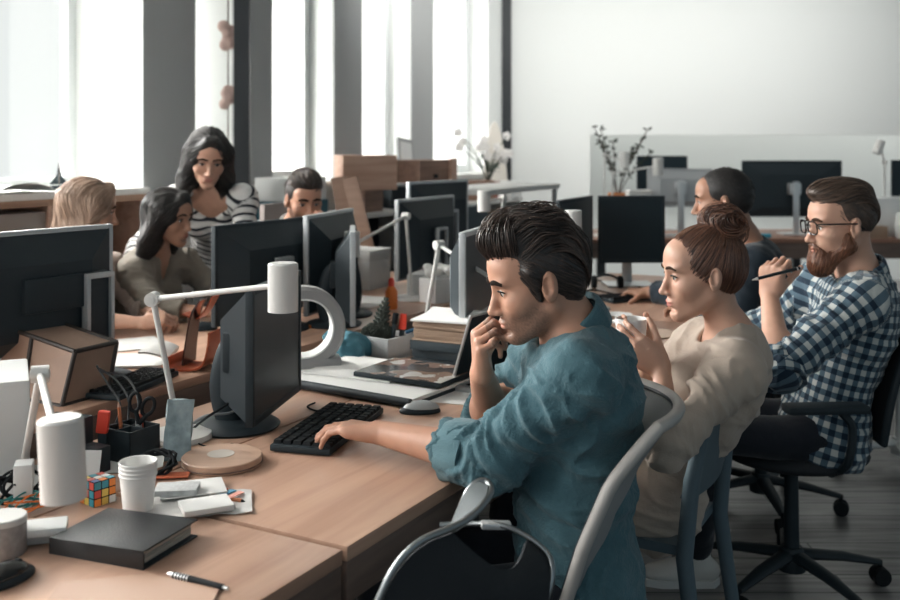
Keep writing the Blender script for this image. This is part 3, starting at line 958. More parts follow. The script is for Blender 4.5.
            MB().prism(out, -0.018, 0.006, M).build('sole', sp.get('sole', sp['shoes']), sh)
            lm = MB()
            for i in range(4):
                x = 0.045 + i * 0.018; zz = 0.052 - i * 0.007
                lm.tube([Vector(b + td * x + sl * y + s_up * (zz - 0.9 * abs(y) ** 1.5 - 0.010)) for y in (-0.022, -0.01, 0, 0.01, 0.022)], 0.003, 6)
            lm.build('laces', mat('lace_white', (0.6, 0.6, 0.58), 0.8), sh)
    return root, H, dict(N=N, Hp=Hp, T3=T3, hc=hc, up=up, fwd=fwd, left=left)

# skins and hair
BROW = mat('brow_dark', (0.022, 0.015, 0.012), 0.9, spec=0.1)
BROW_BR = mat('brow_brown', (0.055, 0.032, 0.022), 0.9, spec=0.1)
SK_tan = mat_skin('skin_tan', (0.50, 0.27, 0.185))
SK_fair = mat_skin('skin_fair', (0.56, 0.325, 0.235), lips=(0.42, 0.12, 0.11))
SK_brown = mat_skin('skin_brown', (0.36, 0.19, 0.125))
SK_olive = mat_skin('skin_olive', (0.43, 0.235, 0.16), lips=(0.30, 0.09, 0.08))
HR_black = mat_hair('hair_near_black', (0.008, 0.007, 0.007), (0.035, 0.029, 0.026), 0.55)
HR_dark = mat_hair('hair_dark_brown', (0.010, 0.0075, 0.007), (0.085, 0.055, 0.043))
HR_auburn = mat_hair('hair_auburn', (0.040, 0.017, 0.012), (0.22, 0.100, 0.060))
HR_brown = mat_hair('hair_brown', (0.028, 0.018, 0.013), (0.16, 0.10, 0.07))
HR_beard = mat_hair('beard_ginger', (0.095, 0.034, 0.017), (0.32, 0.135, 0.070))
HR_blond = mat_hair('hair_blond', (0.26, 0.16, 0.11), (0.58, 0.42, 0.32))
M_trouser = mat_cloth('dark_trousers', (0.012, 0.015, 0.022), bump=0.2)
M_jeans = mat_cloth('blue_jeans', (0.035, 0.06, 0.09), bump=0.25)
M_shoe_dark = mat('shoe_dark', (0.02, 0.02, 0.022), 0.6)
M_shoe_white = mat('shoe_white', (0.66, 0.64, 0.60), 0.7, bump=0.2, bscale=90)
M_sole_white = mat('sole_white', (0.70, 0.69, 0.66), 0.7)

def short_hair(H, hairline=0.0, top=0.0, sides=0.0, nape=0.0):
    """scalp shell with the face, ears and neck carved out (head coordinates)"""
    f = Sdf(); E = lambda *a, **k: H.ell(f, *a, **k)
    E((-0.015, 0, 0.036), (0.103 + sides, 0.080 + sides, 0.089), 0.02)
    E((-0.055, 0, 0.005), (0.062 + sides, 0.070 + sides, 0.075), 0.03)
    if top: E((0.010, 0, 0.095), (0.080, 0.062, 0.035 + top), 0.03)
    E((0.150 - hairline, 0, -0.035), (0.105, 0.14, 0.115), 0.012, 's')
    for sy in (-1, 1): E((-0.006, sy * 0.098, -0.026), (0.026, 0.030, 0.042), 0.008, 's')
    E((0.07, 0, -0.215 + nape), (0.155, 0.2, 0.165), 0.012, 's')
    return f

def settle(root):
    """the figure's meshes are made in world coordinates: hang them on the Empty at its base"""
    for ch in root.children:
        ch.location = ch.location - root.location
    for ch in root.children: pass
def lf(H, fn):
    """a direction field given in head coordinates"""
    def g(p):
        L = H.L(p); v = fn(L[:, 0], L[:, 1], L[:, 2])
        return H.dirs(np.stack([np.broadcast_to(c, len(L)) for c in v], 1))
    return g
def where(H, fn):
    return lambda p: fn(*H.L(p).T)

# --- man in the denim shirt -----------------------------------------------
M_denim = mat_cloth('denim_shirt', (0.064, 0.138, 0.165), bump=0.75, var=0.25)
M_denim_in = mat_cloth('denim_inside', (0.105, 0.195, 0.225), bump=0.4, var=0.2)
sp = dict(head=W(536, 279, 2.15), face=(-0.95, -0.13, -0.28), neck=(0.272, 2.18, 1.045), hip=(0.275, 2.17, 0.52),
          SL=(0.262, 2.015, 0.985), SR=(0.240, 2.345, 0.980), EL=(0.088, 2.075, 0.800), ER=(0.105, 2.40, 0.790),
          WL=(-0.160, 2.255, 0.802), WR=(0.070, 2.200, 0.945), build=0.98, h=0.003, hs=1.0,
          handL=dict(d=(-0.90, 0.42, 0.03), n=(0.1, -0.1, -1), curl=[(14, 26, 16), (16, 28, 18), (18, 30, 18), (20, 32, 18)], thumb=((0.75, 0.65, 0.2), 0.25)),
          handR=dict(d=(-0.12, -0.30, 0.95), n=(0.96, 0.1, 0.15), curl=[(58, 70, 35), (62, 74, 38), (64, 78, 38), (66, 80, 38)], thumb=((0.5, 0.45, 0.7), 0.2)),
          skin=SK_tan, stubble=0.5, lips=0.35, brow=BROW, iris=(0.04, 0.03, 0.02), nose=1.1,
          KL=(-0.12, 2.03, 0.53), KR=(-0.12, 2.31, 0.53), AL=(-0.08, 2.04, 0.11), AR=(-0.10, 2.33, 0.11), toe=(-1, 0, 0),
          trousers=M_trouser, shoes=M_shoe_dark,
          top=dict(name='denim_shirt', mat=M_denim, sleeve=0.34, sleeveR=0.16, cuffs=0.055, cuff_mat=M_denim_in, collar=True, hem=0.20, grow=0.016, folds=0.015, h=0.005, cuff_grow=1.0))
_E, _S = np.array(sp['EL']), np.array(sp['SL'])
sp['top']['extra'] = lambda p: (pull(_E, 0.13, (0.6, 0.1, 0.8), 95, 0.0050, 1)(p) + pull(_S + (0.02, 0, -0.12), 0.16, (0.35, 0.2, -0.9), 70, 0.0055, 5)(p)
                                + pull((0.33, 2.05, 0.74), 0.22, (0.7, 0.0, 0.7), 52, 0.0065, 9)(p))
root, H, B = person('man in a blue denim shirt typing with one hand, chin on his other fist', sp)
f = Sdf(); E = lambda *a, **k: H.ell(f, *a, **k)
E((-0.016, 0, 0.034), (0.100, 0.079, 0.090), 0.02); E((-0.056, 0, 0.000), (0.052, 0.066, 0.082), 0.03)
E((0.042, 0, 0.097), (0.050, 0.055, 0.032), 0.03); E((-0.005, 0, 0.104), (0.072, 0.062, 0.034), 0.03)
for sy in (-1, 1): H.cone(f, (0.020, sy * 0.071, 0.03), (0.016, sy * 0.0715, -0.030), 0.012, 0.006, 0.02)
E((0.158, 0, -0.045), (0.108, 0.14, 0.120), 0.010, 's')
for sy in (-1, 1): E((-0.010, sy * 0.100, -0.026), (0.024, 0.030, 0.042), 0.008, 's')
E((0.075, 0, -0.225), (0.150, 0.2, 0.165), 0.012, 's')
back = noisy(lf(H, lambda x, y, z: (-1.0 + 0 * x, 0.5 * np.sin(y * 40), 0.5 - 14 * np.maximum(0, -x + 0.0) + 7 * (x > 0.03))), 0.45, 30)
messy = noisy(lf(H, lambda x, y, z: (-1.0 + 0 * x, 0.6 * np.sin(x * 60 + y * 30), 0.5 - 14 * np.maximum(0, -x) + 7 * (x > 0.03))), 1.1, 26)
down = lf(H, lambda x, y, z: (-0.7 + 0 * x, 0 * x, -0.6 + 0 * x))
hair_obj('hair', f, 0.003, HR_dark, root, [
    (900, back, 14, 0.0085, 0.0015, 0.0020, 0.0055, where(H, lambda x, y, z: z > 0.055)),
    (520, messy, 12, 0.0075, 0.0017, 0.0050, 0.0100, where(H, lambda x, y, z: (z > 0.080))),
    (160, messy, 10, 0.0085, 0.0013, 0.0100, 0.0160, where(H, lambda x, y, z: (z > 0.090) & (x > -0.05))),
    (700, down, 7, 0.0065, 0.0011, 0.0005, 0.0006, where(H, lambda x, y, z: z < 0.07))], base_tint=0.12)
settle(root)

# --- woman with the cup ----------------------------------------------------
M_cardigan = mat_cloth('beige_cardigan', (0.43, 0.355, 0.295), bump=0.35, var=0.08)
M_tank = mat_cloth('dark_red_top', (0.10, 0.03, 0.03), bump=0.2)
sp = dict(head=W(702, 272, 2.60), face=(-0.985, -0.06, -0.10), neck=(0.752, 2.62, 0.930), hip=(0.545, 2.725, 0.53),
          SL=(0.705, 2.47, 0.893), SR=(0.705, 2.78, 0.895), EL=(0.510, 2.36, 0.748), ER=(0.530, 2.83, 0.74),
          WL=(0.528, 2.490, 0.892), WR=(0.535, 2.66, 0.892), build=0.97, male=False, h=0.003, hs=0.99,
          handL=dict(d=(-0.74, 0.14, 0.64), n=(0.0, 0.97, 0.1), curl=[(20, 38, 28), (24, 42, 28), (26, 46, 28), (28, 48, 28)], thumb=((0.7, 0.5, 0.3), 0.15), s=0.95, spread=0.05),
          handR=dict(d=(-0.74, -0.10, 0.64), n=(0.0, -0.97, 0.1), curl=[(20, 38, 28), (24, 42, 28), (26, 46, 28), (28, 48, 28)], thumb=((0.7, 0.5, 0.3), 0.15), s=0.95, spread=0.05),
          skin=SK_fair, lips=0.75, brow=BROW_BR, iris=(0.06, 0.07, 0.06), nose=0.95,
          KL=(0.16, 2.80, 0.53), KR=(0.22, 2.96, 0.53), AL=(0.20, 2.82, 0.11), AR=(0.26, 2.98, 0.11), toe=(-1, 0.1, 0),
          trousers=M_trouser, shoes=M_shoe_dark,
          top=dict(name='cardigan', mat=M_cardigan, sleeve=0.22, hem=0.16, grow=0.017, folds=0.009, h=0.0055, cuff_grow=1.5,
                   hem_cut=0.07, vneck=[((0.085, 0, 0.03), (0.07, 0.035, 0.07))]))
_E2, _S2 = np.array(sp['EL']), np.array(sp['SL'])
def cardigan_skirt(f, T3, N, Hp):
    f.cone((0.59, 2.60, 0.50), (0.545, 2.585, 0.49), 0.07, 0.075, 0.06, flat=((0, 1, 0), 2.0), g='torso')
    f.cone((0.735, 2.58, 0.950), (0.735, 2.66, 0.950), 0.040, 0.040, 0.03, g='torso')
sp['top']['shape'] = [cardigan_skirt]
sp['top']['extra'] = lambda p: (pull(_E2, 0.10, (0.3, 0.1, 0.9), 120, 0.005, 2)(p) + pull(_S2 + (-0.03, -0.04, -0.12), 0.15, (0.75, 0.2, 0.55), 60, 0.006, 6)(p))
root, H, B = person('woman with auburn hair in a bun and a beige cardigan, lifting a white cup', sp)
f = Sdf(); E = lambda *a, **k: H.ell(f, *a, **k)
E((-0.015, 0, 0.034), (0.102, 0.0795, 0.090), 0.02); E((-0.055, 0, 0.005), (0.058, 0.068, 0.072), 0.03)
E((0.150, 0, -0.032), (0.099, 0.14, 0.112), 0.010, 's')
for sy in (-1, 1): E((-0.008, sy * 0.100, -0.026), (0.022, 0.032, 0.040), 0.008, 's')
E((0.085, 0, -0.205), (0.155, 0.2, 0.165), 0.012, 's')
bun = np.array((-0.066, 0, 0.119))
tob = noisy(lf(H, lambda x, y, z: (bun[0] - x, bun[1] - y, bun[2] - z)), 0.02, 30)
E(bun - (0, 0, 0.010), (0.026, 0.030, 0.022), 0.02)
hb = hair_obj('hair', f, 0.003, HR_auburn, root, [
    (1500, tob, 13, 0.0085, 0.0011, 0.0012, 0.0012, where(H, lambda x, y, z: (z < 0.10)))], base_tint=0.22)
f = Sdf(); H.ell(f, bun, (0.036, 0.040, 0.034), 0.01); H.ell(f, bun + (-0.016, 0.018, -0.014), (0.026, 0.026, 0.024), 0.01); H.ell(f, bun + (0.014, -0.012, 0.014), (0.024, 0.026, 0.020), 0.01)
H.ell(f, bun + (-0.022, -0.018, 0.006), (0.022, 0.022, 0.022), 0.01)
swirl = noisy(lf(H, lambda x, y, z: (-(z - bun[2]) * 20 + 8 * y, np.sin(x * 90) * 0.4, (x - bun[0]) * 20 + 0.2)), 0.9, 40)
hair_obj('bun', f, 0.003, HR_auburn, root, [(260, swirl, 16, 0.0075, 0.0022, 0.002, 0.008, None), (90, swirl, 14, 0.009, 0.0012, 0.006, 0.016, None)], base_tint=0.3)
settle(root)

# --- bearded man -----------------------------------------------------------
M_plaid = mat_cloth('navy_white_gingham', (0.50, 0.52, 0.50), 'gingham', (0.085, 0.135, 0.175), (0.012, 0.028, 0.050), scale=0.036, bump=0.3)
sp = dict(head=W(841, 224, 3.15), face=(-0.99, -0.07, -0.09), neck=(1.310, 3.18, 1.030), hip=(1.20, 3.22, 0.55),
          SL=(1.240, 3.00, 0.985), SR=(1.250, 3.36, 0.985), EL=(0.962, 2.92, 0.800), ER=(1.06, 3.48, 0.79),
          WL=(0.990, 3.10, 0.985), WR=(0.90, 3.36, 0.70), build=0.95, h=0.0034, hs=1.0,
          handL=dict(d=(0.08, -0.22, 0.97), n=(0.70, 0.70, 0.1), curl=FIST, thumb=((0.75, 0.35, 0.75), 0.1)),
          handR=dict(d=(-1, -0.1, -0.25), n=(0, 0, -1), curl=RELAX),
          skin=SK_fair, lips=0.4, stubble=0.0, brow=BROW_BR, nose=1.1, iris=(0.05, 0.05, 0.05),
          KL=(0.81, 3.10, 0.56), KR=(0.81, 3.32, 0.56), AL=(0.815, 3.30, 0.105), AR=(0.70, 3.50, 0.105), toe=(-1, 0.05, 0),
          trousers=M_trouser, shoes=M_shoe_white, sole=M_sole_white,
          top=dict(name='gingham_shirt', mat=M_plaid, sleeve=0.06, cuffs=0.06, collar=True, hem=0.10, hem_cut=0.075, grow=0.018, folds=0.011, h=0.0055, cuff_grow=1.0))
_E3 = np.array(sp['EL'])
sp['top']['extra'] = lambda p: pull(_E3 + (0.06, 0, 0.03), 0.13, (0.7, 0.1, 0.7), 70, 0.005, 3)(p)
def shirt_tail(f, T3, N, Hp):
    pass
sp['top']['shape'] = [shirt_tail]
root, H, B = person('bearded man in glasses and a navy gingham shirt, pen raised in his fist', sp)
f = Sdf(); E = lambda *a, **k: H.ell(f, *a, **k)
E((-0.018, 0, 0.032), (0.100, 0.0775, 0.089), 0.02); E((0.030, 0, 0.105), (0.068, 0.054, 0.034), 0.03); E((-0.02, 0, 0.100), (0.080, 0.058, 0.036), 0.03)
E((0.158, 0, -0.040), (0.108, 0.14, 0.118), 0.010, 's')
for sy in (-1, 1): E((-0.008, sy * 0.098, -0.020), (0.024, 0.030, 0.042), 0.008, 's')
E((0.085, 0, -0.215), (0.155, 0.2, 0.165), 0.012, 's')
back = noisy(lf(H, lambda x, y, z: (-1.0 + 0 * x, 0.15 + 0 * x, 0.35 - 10 * np.maximum(0, -x))), 0.18, 30)
down = lf(H, lambda x, y, z: (-0.7 + 0 * x, 0 * x, -0.7 + 0 * x))
hair_obj('hair', f, 0.003, HR_brown, root, [
    (900, back, 13, 0.0085, 0.0013, 0.0015, 0.003, where(H, lambda x, y, z: z > 0.065)),
    (700, down, 5, 0.005, 0.0009, 0.0002, 0.0004, where(H, lambda x, y, z: z < 0.065))], base_tint=0.22)
f = Sdf()
for sy in (-1, 1):
    H.cone(f, (0.012, sy * 0.061, -0.028), (0.010, sy * 0.058, -0.060), 0.008, 0.014, 0.02)
    H.cone(f, (0.010, sy * 0.052, -0.066), (0.070, sy * 0.018, -0.108), 0.019, 0.024, 0.03)
    H.cone(f, (0.094, sy * 0.010, -0.058), (0.082, sy * 0.034, -0.078), 0.0075, 0.008, 0.012)
H.ell(f, (0.078, 0, -0.122), (0.034, 0.036, 0.034), 0.03); H.ell(f, (0.088, 0, -0.093), (0.014, 0.024, 0.012), 0.015)
H.ell(f, (0.112, 0, -0.0715), (0.020, 0.019, 0.0085), 0.004, 's')
fall = noisy(lf(H, lambda x, y, z: (0.35 + 0 * x, 0 * x, -1.0 + 0 * x)), 0.4, 50)
hair_obj('beard', f, 0.003, HR_beard, root, [(900, fall, 6, 0.0055, 0.0011, 0.0010, 0.003, None)], base_tint=0.25)
gl = MB()
for sy in (-1, 1):
    ring = []
    for i in range(21):
        a = 2 * math.pi * i / 20; c, s_ = math.cos(a), math.sin(a)
        ring.append(H.P((0.112 - abs(sy * 0.034 + 0.026 * c) * 0.12, sy * 0.034 + 0.026 * math.copysign(abs(c) ** 0.6, c), 0.000 + 0.020 * math.copysign(abs(s_) ** 0.6, s_))))
    gl.tube(ring, 0.0026, 6)
    gl.tube([H.P(q) for q in ((0.105, sy * 0.060, 0.012), (0.088, sy * 0.076, 0.013), (0.03, sy * 0.082, 0.009), (-0.012, sy * 0.083, 0.006), (-0.035, sy * 0.080, -0.014))], 0.0026, 6)
gl.tube([H.P(q) for q in ((0.110, -0.010, 0.006), (0.115, 0, 0.010), (0.110, 0.010, 0.006))], 0.0024, 6)
gl.build('glasses', mat('black_acetate', (0.01, 0.01, 0.012), 0.25), root)
PEN_HAND = np.array(sp['WL'], float)
settle(root)

# --- man in the dark tee ---------------------------------------------------
M_navy = mat_cloth('navy_jersey', (0.013, 0.022, 0.032), bump=0.3, var=0.2)
sp = dict(head=W(722, 200, 3.95), face=(-0.95, 0.28, -0.10), neck=(1.195, 4.0, 1.045), hip=(1.23, 4.02, 0.53),
          SL=(1.165, 3.82, 0.995), SR=(1.13, 4.18, 0.995), EL=(1.10, 3.80, 0.800), ER=(1.06, 4.36, 0.79),
          WL=(0.975, 4.06, 0.785), WR=(0.90, 4.52, 0.785), build=1.03, h=0.004, hs=1.02,
          handL=dict(d=(-0.5, 0.85, 0.0), n=(0, 0, -1), curl=[(35, 55, 30)] * 4), handR=dict(d=(-0.8, 0.4, 0), n=(0, 0, -1), curl=[(40, 55, 30)] * 4),
          skin=SK_brown, lips=0.3, stubble=0.55, brow=BROW, nose=1.1,
          KL=(0.84, 3.98, 0.53), KR=(0.82, 4.24, 0.53), AL=(0.86, 4.0, 0.11), AR=(0.84, 4.25, 0.11), toe=(-1, 0.2, 0), trousers=M_trouser, shoes=M_shoe_dark,
          top=dict(name='navy_jersey', mat=M_navy, sleeve=0.8, hem=0.16, grow=0.015, folds=0.008, h=0.008))
root, H, B = person('man with cropped black hair and a navy jersey, hands on the far desk', sp)
f = short_hair(H, 0.002, 0.0, 0.0)
down = lf(H, lambda x, y, z: (-0.6 + 0 * x, 0 * x, -0.6 + 0 * x))
hair_obj('hair', f, 0.004, HR_black, root, [(600, noisy(down, 1.2, 80), 4, 0.004, 0.0012, 0.001, 0.001, None)], base_tint=0.1)
settle(root)

# --- standing woman ---------------------------------------------------------
M_stripe = mat_cloth('striped_jersey', (0.70, 0.69, 0.67), 'stripes', (0.022, 0.026, 0.034), scale=0.036, bump=0.25)
M_greypants = mat_cloth('grey_trousers', (0.20, 0.21, 0.215), bump=0.3)
sp = dict(head=W(208, 157, 4.5), face=(0.30, -0.88, -0.36), head_up=(0.05, 0, 1), neck=(-1.100, 4.62, 1.235), hip=(-1.13, 5.0, 0.885),
          SL=(-0.955, 4.60, 1.205), SR=(-1.255, 4.62, 1.205), EL=(-0.915, 4.50, 0.96), ER=(-1.385, 4.45, 0.985),
          WL=(-0.895, 4.38, 0.80), WR=(-1.40, 4.30, 0.895), build=0.98, male=False, h=0.0045, hs=1.03,
          handL=dict(d=(0.1, -0.9, -0.2), n=(0, 0, -1), curl=[(10, 15, 10)] * 4, s=0.92), handR=dict(d=(0.1, -0.8, -0.5), n=(0, 0.4, -0.9), curl=RELAX, s=0.92),
          skin=SK_fair, lips=0.6, brow=BROW, KL=(-1.04, 5.0, 0.49), KR=(-1.22, 5.0, 0.49), AL=(-1.04, 5.06, 0.11), AR=(-1.22, 5.06, 0.11), toe=(0.1, -1, 0),
          trousers=M_greypants, shoes=M_shoe_dark,
          top=dict(name='striped_top', mat=M_stripe, sleeve=0.75, hem=0.08, grow=0.011, folds=0.007, h=0.0065, vneck=[((0.09, 0, 0.0), (0.10, 0.085, 0.095))]))
root, H, B = person('standing woman with long black hair and a striped jersey, leaning over the window desk', sp)
def long_hair(H, root, m, tint, ends, front=0.150, part=0.0, cnt=1100):
    f = Sdf(); E = lambda *a, **k: H.ell(f, *a, **k)
    E((-0.015, 0, 0.034), (0.106, 0.084, 0.094), 0.02)
    for sy, (a, b) in zip((1, -1), ends):
        H.cone(f, (0.010, sy * 0.066, 0.02), a, 0.042, 0.034, 0.04, flat=((1, 0, 0), 0.85) if False else None)
        H.cone(f, a, b, 0.034, 0.022, 0.04)
    H.cone(f, (-0.055, 0, 0.02), (-0.075, 0, -0.15), 0.062, 0.055, 0.05)
    E((front, 0, -0.045), (0.105, 0.061, 0.113), 0.014, 's')
    E((front, 0, -0.20), (0.115, 0.056, 0.120), 0.02, 's')
    for sy in (-1, 1): H.cone(f, (0.066, sy * 0.014, 0.098), (0.056, sy * 0.066, 0.004), 0.020, 0.014, 0.02)
    dn = noisy(lf(H, lambda x, y, z: (-0.9 * (z > 0.06) - 0.15, (y - part) * 16, -1.0 * (z < 0.10) - 0.2)), 0.12, 25)
    return hair_obj('hair', f, 0.004, m, root, [(cnt, dn, 15, 0.014, 0.0018, 0.0012, 0.003, None)], base_tint=tint)
long_hair(H, root, HR_black, 0.12, [((0.0, 0.078, -0.10), (0.0, 0.088, -0.20)), ((-0.01, -0.080, -0.11), (-0.01, -0.098, -0.22))])
settle(root)

# --- brunette ---------------------------------------------------------------
M_khaki = mat_cloth('khaki_shirt', (0.23, 0.20, 0.165), bump=0.3, var=0.12)
sp = dict(head=W(169, 217, 4.25), face=(0.93, -0.33, -0.12), neck=(-1.275, 4.30, 0.975), hip=(-1.42, 4.36, 0.52),
          SL=(-1.19, 4.46, 0.925), SR=(-1.32, 4.17, 0.915), EL=(-1.02, 4.42, 0.79), ER=(-1.185, 4.03, 0.79),
          WL=(-0.90, 4.22, 0.785), WR=(-0.985, 3.99, 0.785), build=0.95, male=False, h=0.0045, hs=0.96,
          handL=dict(d=(0.7, -0.6, 0), n=(0, 0, -1), curl=RELAX, s=0.9), handR=dict(d=(0.95, 0.1, 0), n=(0, 0, -1), curl=RELAX, s=0.9),
          skin=SK_olive, lips=0.6, brow=BROW, KL=(-1.02, 4.30, 0.52), KR=(-1.08, 4.14, 0.52), AL=(-1.02, 4.3, 0.11), AR=(-1.08, 4.14, 0.11), toe=(0.88, -0.48, 0),
          trousers=M_trouser, shoes=M_shoe_dark,
          top=dict(name='khaki_shirt', mat=M_khaki, sleeve=0.55, hem=0.14, grow=0.015, folds=0.009, h=0.007, collar=True, vneck=[((0.10, 0, 0.0), (0.07, 0.035, 0.09))]))
root, H, B = person('seated woman with long black hair and a khaki shirt at the window desk', sp)
long_hair(H, root, HR_black, 0.2, [((-0.03, 0.080, -0.11), (-0.05, 0.085, -0.22)), ((-0.035, -0.080, -0.11), (-0.075, -0.095, -0.27))], front=0.135)
settle(root)

# --- blonde -----------------------------------------------------------------
M_cream = mat_cloth('cream_blouse', (0.42, 0.33, 0.28), bump=0.3, var=0.1)
sp = dict(head=W(89, 210, 4.0), face=(0.90, 0.38, -0.14), neck=(-1.500, 4.04, 0.985), hip=(-1.62, 4.06, 0.52),
          SL=(-1.43, 4.21, 0.925), SR=(-1.44, 3.88, 0.925), EL=(-1.27, 4.12, 0.79), ER=(-1.36, 3.72, 0.80),
          WL=(-1.12, 3.87, 0.785), WR=(-1.150, 3.735, 0.785), build=0.97, male=False, h=0.0045, hs=1.0,
          handL=dict(d=(0.6, -0.7, 0.1), n=(0.1, -0.5, -0.8), curl=[(50, 60, 30)] * 4, s=0.92), handR=dict(d=(0.85, 0.4, 0.2), n=(0.0, 0.6, -0.8), curl=[(50, 60, 30)] * 4, s=0.92),
          skin=SK_fair, lips=0.6, brow=BROW_BR, KL=(-1.2, 3.92, 0.52), KR=(-1.24, 3.74, 0.52), AL=(-1.2, 3.9, 0.11), AR=(-1.24, 3.74, 0.11), toe=(0.88, -0.48, 0),
          trousers=M_trouser, shoes=M_shoe_dark,
          top=dict(name='cream_blouse', mat=M_cream, sleeve=0.35, hem=0.14, grow=0.015, folds=0.009, h=0.007))
root, H, B = person('seated blonde woman with clasped hands behind the big left monitor', sp)
long_hair(H, root, HR_blond, 0.45, [((-0.02, 0.078, -0.11), (-0.04, 0.085, -0.22)), ((-0.030, -0.072, -0.11), (-0.06, -0.085, -0.27))], front=0.142)
settle(root)

# --- man behind the monitors -------------------------------------------------
M_palegrey = mat_cloth('pale_grey_shirt', (0.45, 0.47, 0.47), bump=0.3, var=0.1)
sp = dict(head=W(304, 199, 4.75), face=(0.42, -0.87, -0.25), neck=(-0.755, 4.86, 1.035), hip=(-0.86, 4.99, 0.52),
          SL=(-0.62, 4.96, 0.985), SR=(-0.905, 4.76, 0.985), EL=(-0.50, 4.76, 0.80), ER=(-0.93, 4.52, 0.80),
          WL=(-0.555, 4.60, 1.030), WR=(-0.76, 4.38, 0.785), build=1.0, h=0.0045, hs=1.02,
          handL=dict(d=(-0.35, 0.0, 0.9), n=(-0.7, 0.6, 0.2), curl=[(50, 60, 30)] * 4), handR=dict(d=(0.5, -0.8, 0), n=(0, 0, -1), curl=RELAX),
          skin=SK_tan, lips=0.3, stubble=0.6, brow=BROW, KL=(-0.60, 4.72, 0.52), KR=(-0.76, 4.60, 0.52), AL=(-0.6, 4.7, 0.11), AR=(-0.76, 4.6, 0.11), toe=(0.6, -0.8, 0),
          trousers=M_trouser, shoes=M_shoe_dark,
          top=dict(name='pale_shirt', mat=M_palegrey, sleeve=0.4, hem=0.14, grow=0.016, folds=0.008, h=0.008, collar=True))
root, H, B = person('man with swept dark hair and pale shirt peering over the window desk monitors', sp)
f = short_hair(H, 0.0, 0.012, 0.0)
back = noisy(lf(H, lambda x, y, z: (-1.0 + 0 * x, 0 * x, 0.3 - 10 * np.maximum(0, -x))), 0.3, 30)
hair_obj('hair', f, 0.004, HR_dark, root, [(500, back, 10, 0.009, 0.0016, 0.002, 0.004, where(H, lambda x, y, z: z > 0.06))], base_tint=0.12)
settle(root)
# ---------------------------------------------------------------- materials for things
M_black = mat('black_plastic', (0.015, 0.024, 0.030), 0.55, spec=0.35, bump=0.05, bscale=300)
M_black_gloss = mat('black_gloss', (0.008, 0.010, 0.012), 0.12)
M_screen = mat('dark_screen', (0.014, 0.024, 0.030), 0.38, spec=0.3)
M_silver = mat('silver_plastic', (0.42, 0.44, 0.45), 0.4, metal=0.35)
M_alu = mat('aluminium', (0.62, 0.63, 0.63), 0.35, metal=0.7)
M_chrome = mat('chrome', (0.27, 0.29, 0.30), 0.28, metal=1.0)
M_white = mat('white_paint', (0.62, 0.615, 0.595), 0.45)
M_white_pl = mat('white_plastic', (0.70, 0.71, 0.70), 0.4)
M_paper = mat('paper', (0.78, 0.775, 0.755), 0.9, var=0.04, vscale=5)
M_kraft = mat('kraft_card', (0.36, 0.25, 0.18), 0.85, var=0.1)
M_concrete = mat('concrete', (0.33, 0.34, 0.34), 0.9, bump=0.4, bscale=120, var=0.15, vscale=25)
M_rubber = mat('rubber', (0.010, 0.012, 0.014), 0.75, spec=0.2)
M_orange = mat('orange_plastic', (0.75, 0.19, 0.03), 0.4)
M_red = mat('red_orange_plastic', (0.80, 0.06, 0.03), 0.4)
M_leather = mat('orange_leather', (0.42, 0.095, 0.04), 0.3, bump=0.15, bscale=120)
M_blue_cloth = mat('blue_cloth', (0.05, 0.16, 0.21), 0.9, bump=0.4, bscale=40)
M_oak = mat_wood('oak', (0.24, 0.14, 0.09), (0.40, 0.25, 0.17), 0.5, 4.0)
M_pink_wood = mat_wood('pale_pine', (0.42, 0.25, 0.18), (0.58, 0.38, 0.29), 0.6, 3.0)
M_brown_wood = mat_wood('brown_crate_wood', (0.17, 0.095, 0.065), (0.29, 0.17, 0.12), 0.6, 4.0)
M_grey_fab = mat('grey_mesh_fabric', (0.27, 0.275, 0.275), 0.9, bump=0.5, bscale=350)
M_dark_fab = mat('black_chair_fabric', (0.012, 0.015, 0.019), 0.85, bump=0.4, bscale=300)
M_bluegrey = mat('blue_grey_plastic', (0.085, 0.125, 0.15), 0.5)
M_leaf = mat('dark_leaf', (0.02, 0.035, 0.02), 0.6)

